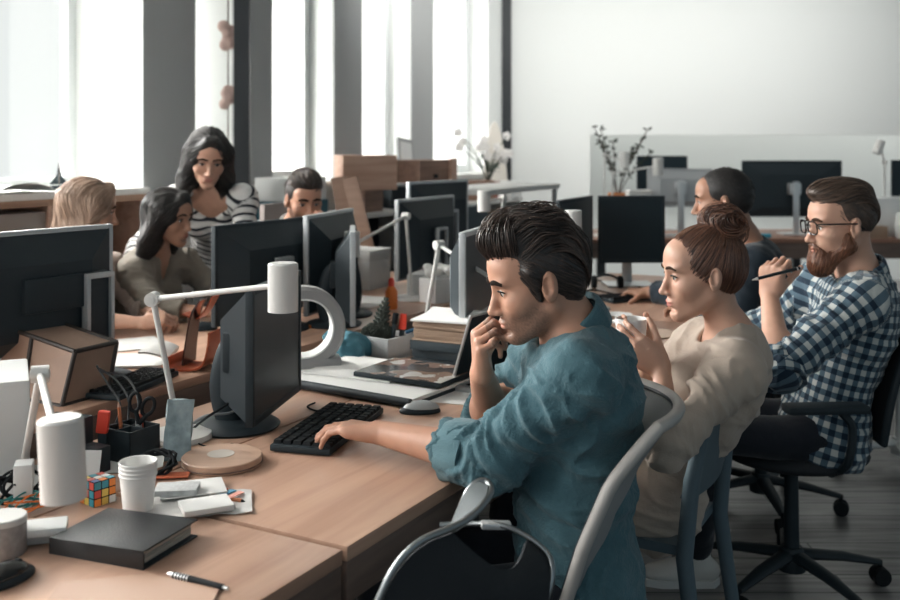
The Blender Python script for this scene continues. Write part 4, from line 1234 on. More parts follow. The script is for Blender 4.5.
# ---------------------------------------------------------------- builders
def face_rot(f): return math.atan2(f[1], f[0]) + math.pi / 2     # local -y looks along f
def monitor(label, foot, f, w, h, zb, frame=None, stand='frame', group='computer monitors', base='round', shift=0.0, bulge=0.05, name='computer_monitor', set_back=0.075, shell=None):
    frame = frame or M_black
    fn = Vector((f[0], f[1], 0)).normalized() * set_back
    t = thing(name, label, 'monitor', (foot[0] - fn.x, foot[1] - fn.y, TZ), face_rot(f), group)
    z0 = zb - t.location.z; zc = z0 + h / 2; y0 = -0.075
    fr = MB(); b = 0.017
    for sx in (-1, 1): fr.box((shift + sx * (w / 2 - b / 2), y0, zc), (b, 0.022, h), bev=0.004)
    for sz in (-1, 1): fr.box((shift, y0, zc + sz * (h / 2 - b / 2)), (w - 2 * b + 0.002, 0.022, b), bev=0.003)
    fr.build('bezel', frame, t)
    MB().box((shift, y0 - 0.005, zc), (w - 2 * b + 0.004, 0.006, h - 2 * b + 0.004)).build('screen', M_screen, t, smooth=False)
    bk = MB()
    W2, H2 = w / 2 - 0.006, h / 2 - 0.006; k = 0.62
    vs = [(sx * W2, y0 + 0.006, sz * H2) for sz in (-1, 1) for sx in (-1, 1)] + [(sx * W2 * k, y0 + 0.018 + bulge, sz * H2 * 0.60 - 0.02) for sz in (-1, 1) for sx in (-1, 1)]
    vs = [(x + shift, y, z + zc) for x, y, z in vs]
    bk.add(vs, [[4, 6, 7, 5], [0, 4, 5, 1], [1, 5, 7, 3], [3, 7, 6, 2], [2, 6, 4, 0], [0, 1, 3, 2]])
    o = bk.build('back_shell', shell or M_black, t, smooth=False)
    if bulge > 0.06:
        v = MB()
        for i in range(12): v.box((shift, y0 + 0.020 + bulge, zc + 0.075 - i * 0.010), (w * 0.5, 0.006, 0.004))
        v.build('vents', M_rubber, t, smooth=False)
    top = zc + 0.04
    if stand == 'frame':
        s = MB()
        for sx in (-1, 1): s.box((sx * 0.042, 0.012, top / 2), (0.014, 0.03, top), bev=0.004)
        s.box((0, 0.012, top), (0.098, 0.03, 0.016), bev=0.004)
        s.build('stand', M_silver, t)
        MB().box((0, 0.006, top / 2 - 0.004), (0.072, 0.016, top - 0.012)).build('stand_panel', M_black, t)
        MB().box((shift * 0.5, -0.012, zc), (0.10 + abs(shift), 0.045, 0.10), bev=0.006).build('mount', M_black, t)
    elif stand == 'slim':
        s = MB(); s.box((0, 0.03, (zc + 0.06) / 2), (0.05, 0.012, zc + 0.06), bev=0.003)
        s.build('stand', M_alu, t)
        MB().box((shift * 0.5, -0.012, zc), (0.09 + abs(shift), 0.07, 0.09), bev=0.006).build('mount', M_alu, t)
    else:
        s = MB(); s.tube(bez([(0, 0.015, 0.006), (0, 0.035, 0.10), (0, 0.01, zc), (0, -0.03, zc + 0.02)], 12), [0.035] * 13, 12, flat=0.55, up=(1, 0, 0))
        s.build('stand', M_black, t)
        MB().box((shift * 0.5, -0.015, zc), (0.11 + abs(shift), 0.06, 0.10), bev=0.008).build('mount', M_black, t)
    bs = MB()
    bm_ = M_alu if stand == 'slim' else M_black
    if base == 'round': bs.lathe([(0.108, 0), (0.112, 0.006), (0.100, 0.013), (0.05, 0.018), (0, 0.019)], (0, 0, 0), 40)
    else: bs.box((0, 0.0, 0.006), (0.24, 0.18, 0.012), bev=0.005)
    bs.build('base', bm_, t)
    return t

def lamp(label, base, elbow, head, L=0.105, r=0.033, tilt=(0, 0), group='white desk lamps', mid=None, arm=0.008):
    t = thing('desk_lamp', label, 'lamp', tuple(base), 0, group)
    b = Vector(base); e = Vector(elbow) - b; h = Vector(head) - b
    MB().lathe([(0.078, 0), (0.080, 0.004), (0.076, 0.014), (0.012, 0.017), (0.012, 0.03), (0, 0.03)], (0, 0, 0), 32).build('base', M_white, t)
    MB().cyl((0, 0, 0.012), e, arm, arm * 0.95, 12).build('pole', M_white, t)
    d = (h - e).normalized(); side = d.cross(Vector((0, 0, 1))).normalized() if mid is None else Vector(mid)
    j = MB(); j.cyl(e - side * 0.017, e + side * 0.017, 0.0165, None, 20); j.cyl(e - side * 0.019, e + side * 0.019, 0.008, None, 14)
    j.build('joint', M_white, t)
    R = Euler((tilt[0], tilt[1], 0)).to_matrix(); ax = R @ Vector((0, 0, 1))
    hz = Vector((d.x, d.y, 0)).normalized() if abs(d.z) < 0.97 else Vector((1, 0, 0))
    MB().cyl(e, h - hz * r * 0.9, arm * 0.9, arm * 0.85, 12).build('arm', M_white, t)
    prof = [(0.0, L / 2), (r - 0.004, L / 2), (r, L / 2 - 0.004), (r, -L / 2), (r - 0.003, -L / 2), (r - 0.003, L / 2 - 0.012), (0, L / 2 - 0.012)]
    sh = MB().lathe(prof, h, 36, rot=R).build('shade', M_white, t)
    MB().lathe([(0, 0.018), (0.014, 0.014), (0.018, 0), (0.012, -0.014), (0.0, -0.02)], h + ax * (L * 0.15), 16, rot=R).build('bulb', mat('frosted_bulb', (0.75, 0.74, 0.70), 0.3), sh)
    return t

def keyboard(label, c, rotz, w=0.36, d=0.13, pad=True, group='black keyboards'):
    t = thing('keyboard', label, 'keyboard', c, rotz, group)
    MB().box((0, 0, 0.010), (w, d, 0.016), bev=0.005).build('case', M_black, t)
    k = MB(); n = 15 if w < 0.40 else 18; pw = (w - 0.02) / n
    for r in range(6):
        y = d / 2 - 0.014 - r * (d - 0.028) / 5.0
        x = -w / 2 + 0.010; c_ = 0
        while c_ < n:
            span = 1
            if r == 5 and c_ == 4: span = 5
            elif r in (2, 3, 4) and c_ == 0: span = 2
            k.box((x + (c_ + span / 2) * pw, y, 0.0215), (pw * span - 0.003, (d - 0.028) / 5 - 0.0035, 0.009), taper=0.84)
            c_ += span
    k.build('keys', M_rubber, t, smooth=False)
    return t
def mouse(label, c, rotz, top=None, s=1.0):
    t = thing('computer_mouse', label, 'mouse', c, rotz, 'computer mice')
    f = Sdf(); f.ell((0, 0, 0.004), (0.055 * s, 0.031 * s, 0.018 * s)); f.ell((0, 0, -0.5), (1, 1, 0.5), None, 0.003, 's')
    p, q = sdf_mesh(f, 0.0025, 10); mesh_obj('mouse_body', p, q, M_black, t)
    f = Sdf(); f.ell((-0.004 * s, 0, 0.008 * s), (0.050 * s, 0.0285 * s, 0.024 * s)); f.ell((0, 0, -0.488), (1, 1, 0.5), None, 0.003, 's')
    p, q = sdf_mesh(f, 0.0025, 10); mesh_obj('mouse_shell', p, q, top or M_black, t)
    MB().cyl((0.026 * s, -0.004, 0.0235 * s), (0.026 * s, 0.004, 0.0235 * s), 0.006, None, 14).build('scroll_wheel', M_rubber, t)
    return t
def cable(label, pts, r=0.0028, m=None, n=40):
    o = MB().tube(bez(pts, n), r, 7).build('cable', m or M_rubber)
    return tag(o, label, 'cable')
def book(name, label, cat, c, rotz, size, cover, pages=None, group=None, lean=0.0):
    w, d, h = size
    t = thing(name, label, cat, c, rotz, group)
    b = MB(); b.box((0, 0, h - 0.0015), (w, d, 0.003), bev=0.001); b.box((0, 0, 0.0015), (w, d, 0.003), bev=0.001)
    b.box((-w / 2 + 0.002, 0, h / 2), (0.004, d, h), bev=0.001)
    b.build('cover', cover, t)
    MB().box((0.002, 0, h / 2), (w - 0.010, d - 0.008, h - 0.006)).build('pages', pages or M_paper, t, smooth=False)
    return t
def paper(label, c, rotz, w, d, n=1, m=None, name='paper_sheet', curl=0.0, cat='paper', group=None):
    mb = MB(); th = 0.0006 * n + 0.0004; rows = []
    for i in range(9):
        rows.append([((i / 8 - 0.5) * w, (j / 6 - 0.5) * d, th / 2 + curl * max(0, (i / 8 - 0.6)) ** 2 * (0.4 + j / 6)) for j in range(7)])
    mb.sheet(rows, th)
    o = mb.build(name, m or M_paper, loc=c, rot=(0, 0, rotz)); return tag(o, label, cat, group)
def boxy(name, label, cat, c, size, rotz, m, lid=None, bev=0.004, group=None):
    t = thing(name, label, cat, c, rotz, group)
    MB().box((0, 0, size[2] / 2), size, bev=bev).build('body', m, t)
    if lid: MB().box((0, 0, size[2] - lid[1] / 2 + 0.002), (size[0] + 0.008, size[1] + 0.008, lid[1]), bev=bev).build('lid', lid[0], t)
    return t

def star_base(t, R=0.30, z=0.11, m=None, ang=0.0, colr=0.026, seat_z=0.42, hubm=None):
    m = m or M_black
    MB().cyl((0, 0, 0.07), (0, 0, seat_z), colr, colr * 0.8, 18).build('gas_column', hubm or m, t)
    hub = MB().lathe([(0, 0.06), (0.045, 0.06), (0.05, 0.10), (0.034, 0.135), (0, 0.135)], (0, 0, 0), 20).build('hub', m, t)
    for i in range(5):
        a = ang + 2 * math.pi * i / 5; c, s = math.cos(a), math.sin(a)
        l = MB(); l.tube([(0.03 * c, 0.03 * s, z), (0.17 * c, 0.17 * s, z - 0.012), (R * c, R * s, z - 0.036)], [0.030, 0.025, 0.016], 10, flat=0.6)
        lo = l.build('leg', m, t)
        w = MB(); p = Vector((R * c, R * s, 0.030)); d = Vector((-s, c, 0))
        for sg in (-1, 1): w.cyl(p + d * sg * 0.006, p + d * sg * 0.024, 0.030, 0.028, 18)
        w.cyl((R * c, R * s, 0.03), (R * c, R * s, 0.08), 0.008, None, 8)
        w.build('caster', M_rubber, lo)

def office_chair(label, loc, f, m_fab, m_frame, back_h=0.46, group='office chairs', ang=0.3, arms=True, seat_z=0.44, m_base=None, lean=0.12, bw=0.46):
    """local -y is where the sitter looks"""
    t = thing('office_chair', label, 'chair', (loc[0], loc[1], 0), face_rot(f), group)
    star_base(t, m=m_base or m_frame, ang=ang, seat_z=seat_z - 0.05)
    s = Sdf(); s.ell((0, 0.0, seat_z - 0.015), (0.245, 0.24, 0.045)); s.ell((0, -0.02, seat_z + 0.22), (0.4, 0.5, 0.21), None, 0.02, 's')
    p, q = sdf_mesh(s, 0.012, 10); mesh_obj('seat', p, q, m_fab, t)
    rows = []
    for i in range(13):
        z = seat_z + 0.06 + back_h * i / 12; tt = i / 12
        row = []
        for j in range(13):
            x = (j / 12 - 0.5) * bw * (1 - 0.22 * abs(tt - 0.4) ** 2 * 2)
            row.append((x, 0.225 + lean * tt - 0.30 * x * x * 1.6 + 0.03 * math.sin(math.pi * tt) * -1, z))
        rows.append(row)
    MB().sheet(rows, 0.018).build('backrest', m_fab, t)
    rim = rows[0] + [r[-1] for r in rows[1:]] + rows[-1][::-1][1:] + [r[0] for r in rows[::-1][1:]]
    MB().tube(rim, 0.013, 8).build('back_frame', m_frame, t)
    MB().tube(bez([(0, 0.06, seat_z - 0.05), (0, 0.22, seat_z - 0.04), (0, 0.27, seat_z + 0.10), (0, 0.26, seat_z + 0.26)], 14), [0.022] * 15 if False else 0.022, 10, flat=0.6).build('back_post', m_frame, t)
    if arms:
        for sx in (-1, 1):
            a = MB().tube(bez([(sx * 0.18, 0.05, seat_z - 0.04), (sx * 0.275, 0.06, seat_z + 0.02), (sx * 0.285, 0.07, seat_z + 0.13), (sx * 0.28, 0.04, seat_z + 0.175)], 14), 0.013, 8).build('armrest', m_frame, t)
            MB().box((sx * 0.28, -0.01, seat_z + 0.19), (0.075, 0.25, 0.026), bev=0.012).build('arm_pad', M_black, a)
    return t
# ---------------------------------------------------------------- chairs
VN = Vector((-UY, UX, 0)); UU = Vector((UX, UY, 0))
bc = office_chair('black swivel chair under the bearded man in gingham', (1.12, 3.28), (-0.99, -0.06), M_dark_fab, M_black, ang=0.32, seat_z=0.47, lean=0.14, back_h=0.42)
wc = office_chair('white mesh swivel chair at the right edge behind the bearded man', (2.03, 4.50), (-0.9, 0.35), mat('white_mesh', (0.60, 0.61, 0.60), 0.7, bump=0.3, bscale=300), M_white_pl, ang=0.12, seat_z=0.46, back_h=0.50)
dc = dup(bc, (1.25, 4.02, 0), face_rot((-0.93, 0.35)), 'black swivel chair of the man in the navy jersey')
for (p, f, lab) in (((-1.44, 4.37), (0.88, -0.48), 'black swivel chair of the woman in the khaki shirt'),
                    ((-1.64, 4.03), (0.88, -0.48), 'black swivel chair of the blonde woman'),
                    ((-0.88, 5.0), (0.6, -0.8), 'black swivel chair of the man behind the monitors')):
    c = dup(bc, (p[0], p[1], 0), face_rot(f), lab)

# grey mesh chair of the man in denim
t = thing('office_chair', 'pale grey mesh-backed chair of the man in the denim shirt', 'chair', (0.105, 2.17, 0), face_rot((-1, 0.0)), 'office chairs')
M_warm_grey = mat('warm_grey_plastic', (0.40, 0.38, 0.36), 0.5)
star_base(t, m=M_warm_grey, ang=0.9, seat_z=0.42)
s = Sdf(); s.ell((0, 0.0, 0.445), (0.245, 0.25, 0.045)); s.ell((0, -0.02, 0.68), (0.4, 0.5, 0.21), None, 0.02, 's')
p, q = sdf_mesh(s, 0.012, 10); mesh_obj('seat', p, q, M_grey_fab, t)
rows = []
for i in range(19):
    tt = i / 18; z = 0.47 + 0.425 * tt; row = []
    wv = 0.225 * (1 - 0.16 * max(0, tt - 0.72) ** 1.5 * 6 * 0.6) * (0.82 + 0.18 * min(1, tt * 2.2))
    for j in range(17):
        x = (j / 16 - 0.5) * 2 * wv
        row.append((x, 0.060 + 0.185 * tt + 0.105 * (1 - (x / 0.235) ** 2) + 0.035 * max(0, tt - 0.75) * 4 * tt, z))
    rows.append(row)
MB().sheet(rows, 0.006).build('mesh_back', M_grey_fab, t)
rim = [r[0] for r in rows] + rows[-1][1:-1] + [r[-1] for r in rows[::-1]]
MB().tube(rim, 0.0135, 10).build('back_frame', M_warm_grey, t)
MB().tube([(x * 0.965, y - 0.010, z) for x, y, z in rim], 0.005, 6).build('piping', M_black, t)
MB().tube(bez([(0, 0.10, 0.40), (0, 0.24, 0.42), (0, 0.235, 0.52), (0, 0.24, 0.62)], 12), [0.045] * 4 + [0.04] * 4 + [0.032] * 5, 12, flat=0.5).build('spine', M_warm_grey, t)

# blue-grey plastic chair of the woman with the cup
t = thing('plastic_chair', 'blue-grey moulded plastic chair under the woman with the cup', 'chair', (0.475, 2.725, 0), DESK_ROT + math.pi, 'office chairs')
# local -y looks along the desk depth (v), local x along -u
hw = 0.175
s = MB(); rows = []
for i in range(9):
    rows.append([((i / 8 - 0.5) * 2 * hw, -0.20 + 0.40 * j / 8, 0.445 - 0.014 * math.sin(math.pi * i / 8) * math.sin(math.pi * j / 8)) for j in range(9)])
s.sheet(rows, 0.024); s.build('seat', M_bluegrey, t)
rows = []
for i in range(9):
    x = (i / 8 - 0.5) * 2 * (hw + 0.005)
    rows.append([(x * (1 - 0.10 * k / 8), 0.215 + 0.055 * k / 8 + 0.022 * (1 - (x / hw) ** 2), 0.575 + 0.215 * (k / 8) - 0.03 * (k / 8) * (x / hw) ** 4) for k in range(9)])
MB().sheet(rows, 0.020).build('backrest', M_bluegrey, t)
for sx in (-1, 1):
    MB().tube([(sx * 0.195, 0.272, 0.0), (sx * 0.178, 0.215, 0.43), (sx * 0.173, 0.232, 0.62), (sx * 0.162, 0.262, 0.765)], [0.018, 0.022, 0.021, 0.016], 10).build('rear_leg', M_bluegrey, t)
    MB().tube([(sx * 0.195, -0.235, 0.0), (sx * 0.172, -0.185, 0.43)], [0.017, 0.022], 10).build('front_leg', M_bluegrey, t)

# empty armchair in the foreground
t = thing('armchair', 'empty dark armchair with chrome tube arms pushed to the desk edge', 'chair', (0.10, 1.62, 0), 0, 'office chairs')
o = Vector((0.10, 1.62, 0))
L_ = [W(372, 615, 1.50), W(393, 570, 1.51), W(418, 543, 1.53), W(446, 530, 1.56), W(468, 519, 1.60), W(485, 502, 1.65), W(491, 490, 1.68), W(487, 482, 1.70), W(478, 482, 1.70), W(468, 492, 1.69), W(459, 512, 1.68), W(452, 530, 1.67)]
MB().tube([Vector(p) - o for p in bez(L_, 60)], 0.0058, 10).build('chrome_tube', M_chrome, t)
R_ = [W(440, 525, 1.84), W(468, 524, 1.83), W(500, 525, 1.80), W(528, 537, 1.78), W(549, 556, 1.76), W(552, 578, 1.74), W(545, 605, 1.73), W(538, 630, 1.72)]
MB().tube([Vector(p) - o for p in bez(R_, 50)], 0.0052, 10).build('chrome_tube', M_chrome, t)
MB().box(Vector(W(496, 525, 1.805)) - o, (0.055, 0.022, 0.012), rot=(0, 0.05, 0.1), bev=0.004).build('arm_cap', M_alu, t)
a = [Vector(p) - o for p in (W(452, 531, 1.67), W(459, 512, 1.68), W(468, 492, 1.69), W(478, 483, 1.70))]
b = [Vector(p) - o for p in (W(466, 520, 1.60), W(477, 511, 1.625), W(486, 500, 1.655), W(489, 488, 1.685))]
rows = [[p.lerp(q, k / 6) for k in range(7)] for p, q in zip(bez(a, 12), bez(b, 12))]
MB().sheet(rows, 0.012).build('wing', mat('slate_fabric', (0.10, 0.115, 0.12), 0.8, bump=0.3, bscale=300), t)
# dark shell hung between the tubes
La = [Vector(W(*q)) - o for q in ((374, 613, 1.51), (395, 570, 1.52), (420, 545, 1.54), (450, 532, 1.58))]
Ra = [Vector(W(*q)) - o for q in ((540, 625, 1.735), (549, 596, 1.745), (549, 566, 1.76), (526, 541, 1.785))]
rows = []
for p, q in zip(bez(La, 12), bez(Ra, 12)):
    rows.append([p.lerp(q, k / 10) + Vector((0.02, -0.02, -0.05)) * math.sin(math.pi * k / 10) for k in range(11)])
MB().sheet(rows, 0.016).build('backrest', M_dark_fab, t)
MB().box((-0.04, 0.16, 0.42), (0.40, 0.40, 0.07), rot=(0, 0, 0.5), bev=0.03).build('seat', M_dark_fab, t)
for (x, y) in ((-0.14, -0.02), (0.16, -0.02), (-0.16, 0.34), (0.16, 0.36)):
    MB().cyl((x, y, 0), (x * 0.95, y, 0.42), 0.010, None, 10).build('leg', M_chrome, t)

# ---------------------------------------------------------------- monitors
VD = (-UY, UX)
monitor('big black monitor seen from behind at the left edge, in front of the blonde woman', (D(0.50, 1.50).x + 0.119, D(0.50, 1.50).y + 0.164), (-0.82, 0.57), 0.60, 0.37, 0.83, frame=M_silver, shift=0.19)
monitor('black monitor seen from behind in front of the woman in khaki', D(1.62, 1.50), VD, 0.60, 0.37, 0.785, frame=M_black, bulge=0.055)
monitor('silver-edged monitor turned away beside the monitor of the woman in khaki', (-0.505, 4.20), (-0.963, 0.27), 0.50, 0.40, 0.77, frame=M_silver, stand='arm')
monitor('narrow silver monitor seen edge-on with a round black base', (-0.385, 3.96), (0.99, 0.10), 0.34, 0.36, 0.76, frame=M_silver, stand='arm')
monitor('black monitor on a round base facing the man in the denim shirt', (-0.482, 2.515), (0.988, -0.155), 0.385, 0.335, 0.768, stand='arm', shift=0.085, bulge=0.085, set_back=0.06)
monitor('pale-rimmed monitor behind the head of the man in denim', (0.110, 3.44), (0.957, -0.29), 0.50, 0.30, 0.87, frame=M_silver)
monitor('silver-rimmed monitor seen from behind between two white lamps', D(2.86, 1.50), VD, 0.56, 0.39, 0.80, frame=M_silver)
monitor('far silver-rimmed monitor half hidden behind another in the window row', D(3.20, 1.62), (-0.80, 0.60), 0.52, 0.40, 0.86, frame=M_silver)
monitor('dark monitor angled beside the square monitor on the far desk', (0.605, 4.83), (0.90, -0.43), 0.50, 0.345, 0.85, stand='arm')
monitor('square dark monitor facing the camera on the far desk', (0.905, 4.99), (0.04, -1), 0.335, 0.335, 0.862, stand='slim', base='rect')

# ---------------------------------------------------------------- far desk by the back wall
t = thing('office_desk', 'long reddish wood desk before the opening in the back wall', 'desk', (2.9, 8.0, 0), 0.0, 'back wall desks')
M_redwood = mat_wood('reddish_wood', (0.20, 0.095, 0.06), (0.33, 0.17, 0.115), 0.45, 3.0)
MB().box((0, 0, TZ - 0.015), (3.7, 0.9, 0.03), bev=0.003).build('desktop', M_redwood, t)
MB().box((0, -0.42, TZ - 0.09), (3.66, 0.03, 0.12)).build('apron', M_edge, t)
for sx in (-1.75, 0, 1.75):
    for sy in (-0.38, 0.38): MB().box((sx, sy, 0.35), (0.06, 0.06, 0.70)).build('leg', M_leg, t)
monitor('wide dark monitor with a tall aluminium stand on the reddish desk', (2.74, 8.02), (0, 1), 0.80, 0.45, 0.875, stand='slim', base='rect', bulge=0.008)
monitor('silver-grey monitor seen from behind left of the dark-haired man', (1.80, 7.85), (0.1, 1), 0.50, 0.30, 0.965, frame=M_silver, stand='slim', base='rect', bulge=0.01, shell=M_silver)
monitor('dark monitor behind the silver-grey one near the back opening', (1.76, 8.30), (0, -1), 0.42, 0.33, 1.03, stand='slim', base='rect')
monitor('dark monitor cut off by the right edge on the reddish desk', (3.82, 8.0), (0, -1), 0.58, 0.29, 1.04, stand='slim', base='rect')
# silver cover of the grey monitor: pale back panel
boxy('paper_tray', 'white paper tray near the right edge of the reddish desk', 'tray', (3.42, 7.85, TZ), (0.26, 0.22, 0.30), 0, M_white_pl)
f = MB(); f.lathe([(0, 0), (0.10, 0), (0.115, 0.10), (0.10, 0.19), (0, 0.19)], (0, 0, 0), 6)
tag(f.build('hexagonal_box', M_white_pl, loc=(3.50, 7.62, TZ), smooth=False), 'white hexagonal box on the reddish desk at the right', 'box')
boxy('cardboard_box', 'small brown cardboard box beside the white hexagonal box', 'box', (3.22, 7.66, TZ), (0.22, 0.12, 0.09), 0.1, M_kraft)
boxy('eraser', 'small blue eraser on the reddish desk below the wide monitor', 'eraser', (2.42, 7.66, TZ), (0.07, 0.04, 0.03), 0.2, mat('cyan_rubber', (0.03, 0.30, 0.42), 0.6))
boxy('storage_box', 'white storage box on the reddish desk behind the square monitor', 'box', (1.46, 7.75, TZ), (0.17, 0.2, 0.36), 0.0, M_white_pl, lid=(M_white, 0.03))
t = thing('potted_plant', 'leafless twig plant in an orange pot before the back opening', 'plant', (1.33, 7.95, TZ), 0)
MB().lathe([(0, 0), (0.06, 0), (0.075, 0.33), (0.065, 0.33), (0.06, 0.30), (0, 0.30)], (0, 0, 0), 24).build('pot', mat('orange_pot', (0.55, 0.20, 0.07), 0.6), t)
random.seed(3); st = MB(); lv = MB()
for i in range(9):
    a = random.uniform(-1, 1) * 0.18; b = random.uniform(-.1, .1); h = random.uniform(0.35, 0.62)
    pts = bez([(0, 0, 0.28), (a * 0.5, b, 0.28 + h * 0.5), (a * 1.4, b * 2, 0.28 + h)], 8); st.tube(pts, 0.004, 5)
    for p in pts[4:]:
        for _ in range(4):
            d = Vector((random.uniform(-1, 1), random.uniform(-1, 1), random.uniform(-.4, .8))).normalized() * random.uniform(0.02, 0.055)
            n = d.cross(Vector((0.2, 0.5, 0.3))).normalized() * 0.010
            lv.sheet([[p, p + n * 0.1], [p + d * 0.5 - n, p + d * 0.5 + n], [p + d, p + d + n * 0.1]], 0.001)
st.build('stems', mat('twig', (0.06, 0.045, 0.035), 0.8), t); lv.build('leaves', M_leaf, t, smooth=False)
lamp('white desk lamp with a low square bend by the twig plant', (1.20, 7.80, TZ), (1.205, 7.80, 1.375), (1.36, 7.80, 1.335), L=0.13, r=0.036)
lamp('white desk lamp reaching across before the dark monitor at the back', (1.215, 7.62, TZ), (1.245, 7.62, 1.235), (1.585, 7.62, 1.285), L=0.135, r=0.04)
lamp('white desk lamp with a tilted head at the right edge', (3.52, 8.1, TZ), (3.52, 8.1, 1.31), (3.45, 8.05, 1.435), L=0.115, r=0.036, tilt=(0, 0.35))

# ---------------------------------------------------------------- lamps on the desks
lampA = lamp('white desk lamp with a flat level arm over the black round-based monitor', (-0.655, 2.42, TZ), W(153, 299, 2.38), W(283, 287, 2.22), L=0.108, r=0.0335, arm=0.0075, mid=(0, 1, 0))
lampB = lamp('white desk lamp at the lower left, its shade hanging low over the desk', (-0.90, 2.10, TZ), W(40, 374, 1.93), W(62, 458, 1.55), L=0.126, r=0.0345, arm=0.008, mid=(0.9, 0.3, 0), tilt=(0.0, -0.05))
lamp('white desk lamp beside the silver-rimmed monitor, arm sloping to the left', (-0.175, 4.60, TZ), W(406, 216, 4.55), W(352, 244, 4.15), L=0.105, r=0.033)
lamp('white desk lamp over the book stack, arm sloping to the right', (-0.100, 3.62, TZ), W(439, 245, 3.50), W(524, 296, 3.15), L=0.105, r=0.033)
lamp('white desk lamp whose shade shows right behind the hair of the man in denim', (0.40, 4.12, TZ), W(542, 226, 4.10), W(573, 224, 3.92), L=0.108, r=0.034)
lamp('small white desk lamp in front of the dark corner post', (0.262, 5.12, TZ), W(503, 198, 5.10), W(484, 201, 5.02), L=0.105, r=0.033)

# ---------------------------------------------------------------- things of the man in denim
keyboard('black keyboard under the left hand of the man in denim', (-0.296, 2.475, TZ), math.radians(75), 0.38, 0.150)
mouse('grey-topped computer mouse beside the portfolio of papers', (-0.080, 2.655, TZ), math.radians(185), M_silver)
t = thing('portfolio', 'flat black portfolio stuffed with white sheets', 'portfolio', (-0.215, 2.985, TZ), math.radians(-33))
MB().box((0, 0, 0.006), (0.50, 0.37, 0.012), bev=0.004).build('lower_cover', M_black, t)
MB().box((0.005, 0.008, 0.018), (0.49, 0.37, 0.010)).build('sheets', M_paper, t, smooth=False)
MB().tube([(-0.25, -0.186, 0.014), (0, -0.190, 0.016), (0.25, -0.186, 0.014)], 0.0125, 10).build('spine', M_black, t)
pz = TZ + 0.0245
paper('loose white sheets on the left half of the black portfolio', (-0.255, 3.055, pz), math.radians(-25), 0.30, 0.26, 6, name='paper_stack')
mg = thing('magazine', 'glossy brown and white photo magazine lying on the portfolio', 'magazine', (-0.100, 2.965, pz + 0.005), math.radians(-30))
MB().box((0, 0, 0.007), (0.30, 0.22, 0.013), bev=0.002).build('pages', M_black, mg)
M_cover = bpy.data.materials.new('magazine_cover'); M_cover.use_nodes = True
_nt = M_cover.node_tree; _b = _nt.nodes['Principled BSDF']; _b.inputs['Roughness'].default_value = 0.25
_tc = _nt.nodes.new('ShaderNodeTexCoord'); _nz = _nt.nodes.new('ShaderNodeTexNoise'); _nz.inputs['Scale'].default_value = 9; _nz.inputs['Detail'].default_value = 3
_rp = _nt.nodes.new('ShaderNodeValToRGB'); _rp.color_ramp.interpolation = 'CONSTANT'
_e = _rp.color_ramp.elements; _e[0].color = (0.10, 0.065, 0.05, 1); _e[1].position = 0.50; _e[1].color = (0.20, 0.13, 0.10, 1)
_e2 = _e.new(0.60); _e2.color = (0.50, 0.48, 0.45, 1); _e3 = _e.new(0.36); _e3.color = (0.03, 0.03, 0.035, 1)
_nt.links.new(_tc.outputs['Object'], _nz.inputs['Vector']); _nt.links.new(_nz.outputs['Fac'], _rp.inputs[0]); _nt.links.new(_rp.outputs[0], _b.inputs['Base Color'])
MB().box((0, 0, 0.0142), (0.296, 0.216, 0.0012)).build('cover', M_cover, mg, smooth=False)
paper('white sheet sticking out under the magazine towards the laptop', (0.000, 2.90, TZ + 0.0005), math.radians(-20), 0.22, 0.30, 2)
# laptop seen edge-on
lp = thing('laptop', 'open silver-edged laptop seen from its side before the man in denim', 'laptop', (0.16, 2.95, TZ), DESK_ROT - math.radians(6))
MB().box((0.03, -0.03, 0.009), (0.34, 0.24, 0.017), bev=0.006).build('keyboard_base', M_alu, lp)
sl = MB(); R = Euler((math.radians(18), 0, 0)).to_matrix()
sl.box(Vector((0.03, 0.095, 0.018)) + R @ Vector((0, 0, 0.108)), (0.34, 0.008, 0.22), rot=R, bev=0.003).build('lid', M_alu, lp)
MB().box(Vector((0.03, 0.095, 0.018)) + R @ Vector((0, -0.0045, 0.108)), (0.325, 0.002, 0.205), rot=R).build('screen', M_screen, lp, smooth=False)
kk = MB()
for r in range(5):
    for c in range(13): kk.box((-0.11 + c * 0.0235, 0.045 - r * 0.022, 0.0185), (0.020, 0.018, 0.003))
kk.build('keys', M_rubber, lp, smooth=False)
# stacks of notebooks
zz = TZ
for i, (w, d, h, rot, m, lab) in enumerate((
        (0.21, 0.29, 0.030, 4, M_black, 'lowest black notebook of the stack under the white sheets'),
        (0.20, 0.28, 0.028, -3, M_black, 'second black notebook from the bottom of the stack under the white sheets'),
        (0.215, 0.29, 0.030, 2, mat('blue_black_cover', (0.015, 0.028, 0.036), 0.5), 'topmost blue-black notebook of the stack under the white sheets'))):
    book('notebook', lab, 'notebook', (0.050, 3.225, zz), DESK_ROT + math.radians(rot), (w, d, h), m, group='notebooks beside the planter'); zz += h
st = MB()
for i in range(9): st.box((random.uniform(-.006, .006), random.uniform(-.006, .006), 0.004 + i * 0.007), (0.20, 0.27, 0.006), rot=(0, 0, random.uniform(-.05, .05)))
o = st.build('folder_stack', M_kraft, loc=(0.045, 3.225, zz), rot=(0, 0, DESK_ROT + 0.05), smooth=False)
tag(o, 'sheaf of brown card folders on top of the black notebooks', 'folders'); zz += 0.064
paper('white sheets topping the brown folders by the lamp', (0.035, 3.22, zz), DESK_ROT + 0.16, 0.20, 0.27, 8, name='paper_stack', curl=0.05)
zz = TZ
for i, (h, rot, lab) in enumerate(((0.030, 3, 'lowest dark notebook of the stack behind the laptop'), (0.032, -4, 'middle dark notebook of the stack behind the laptop'), (0.034, 6, 'topmost dark notebook of the stack behind the laptop'))):
    book('notebook', lab, 'notebook', (0.26, 3.28, zz), DESK_ROT + math.radians(rot), (0.21, 0.28, h), M_black, group='notebooks behind the laptop'); zz += h
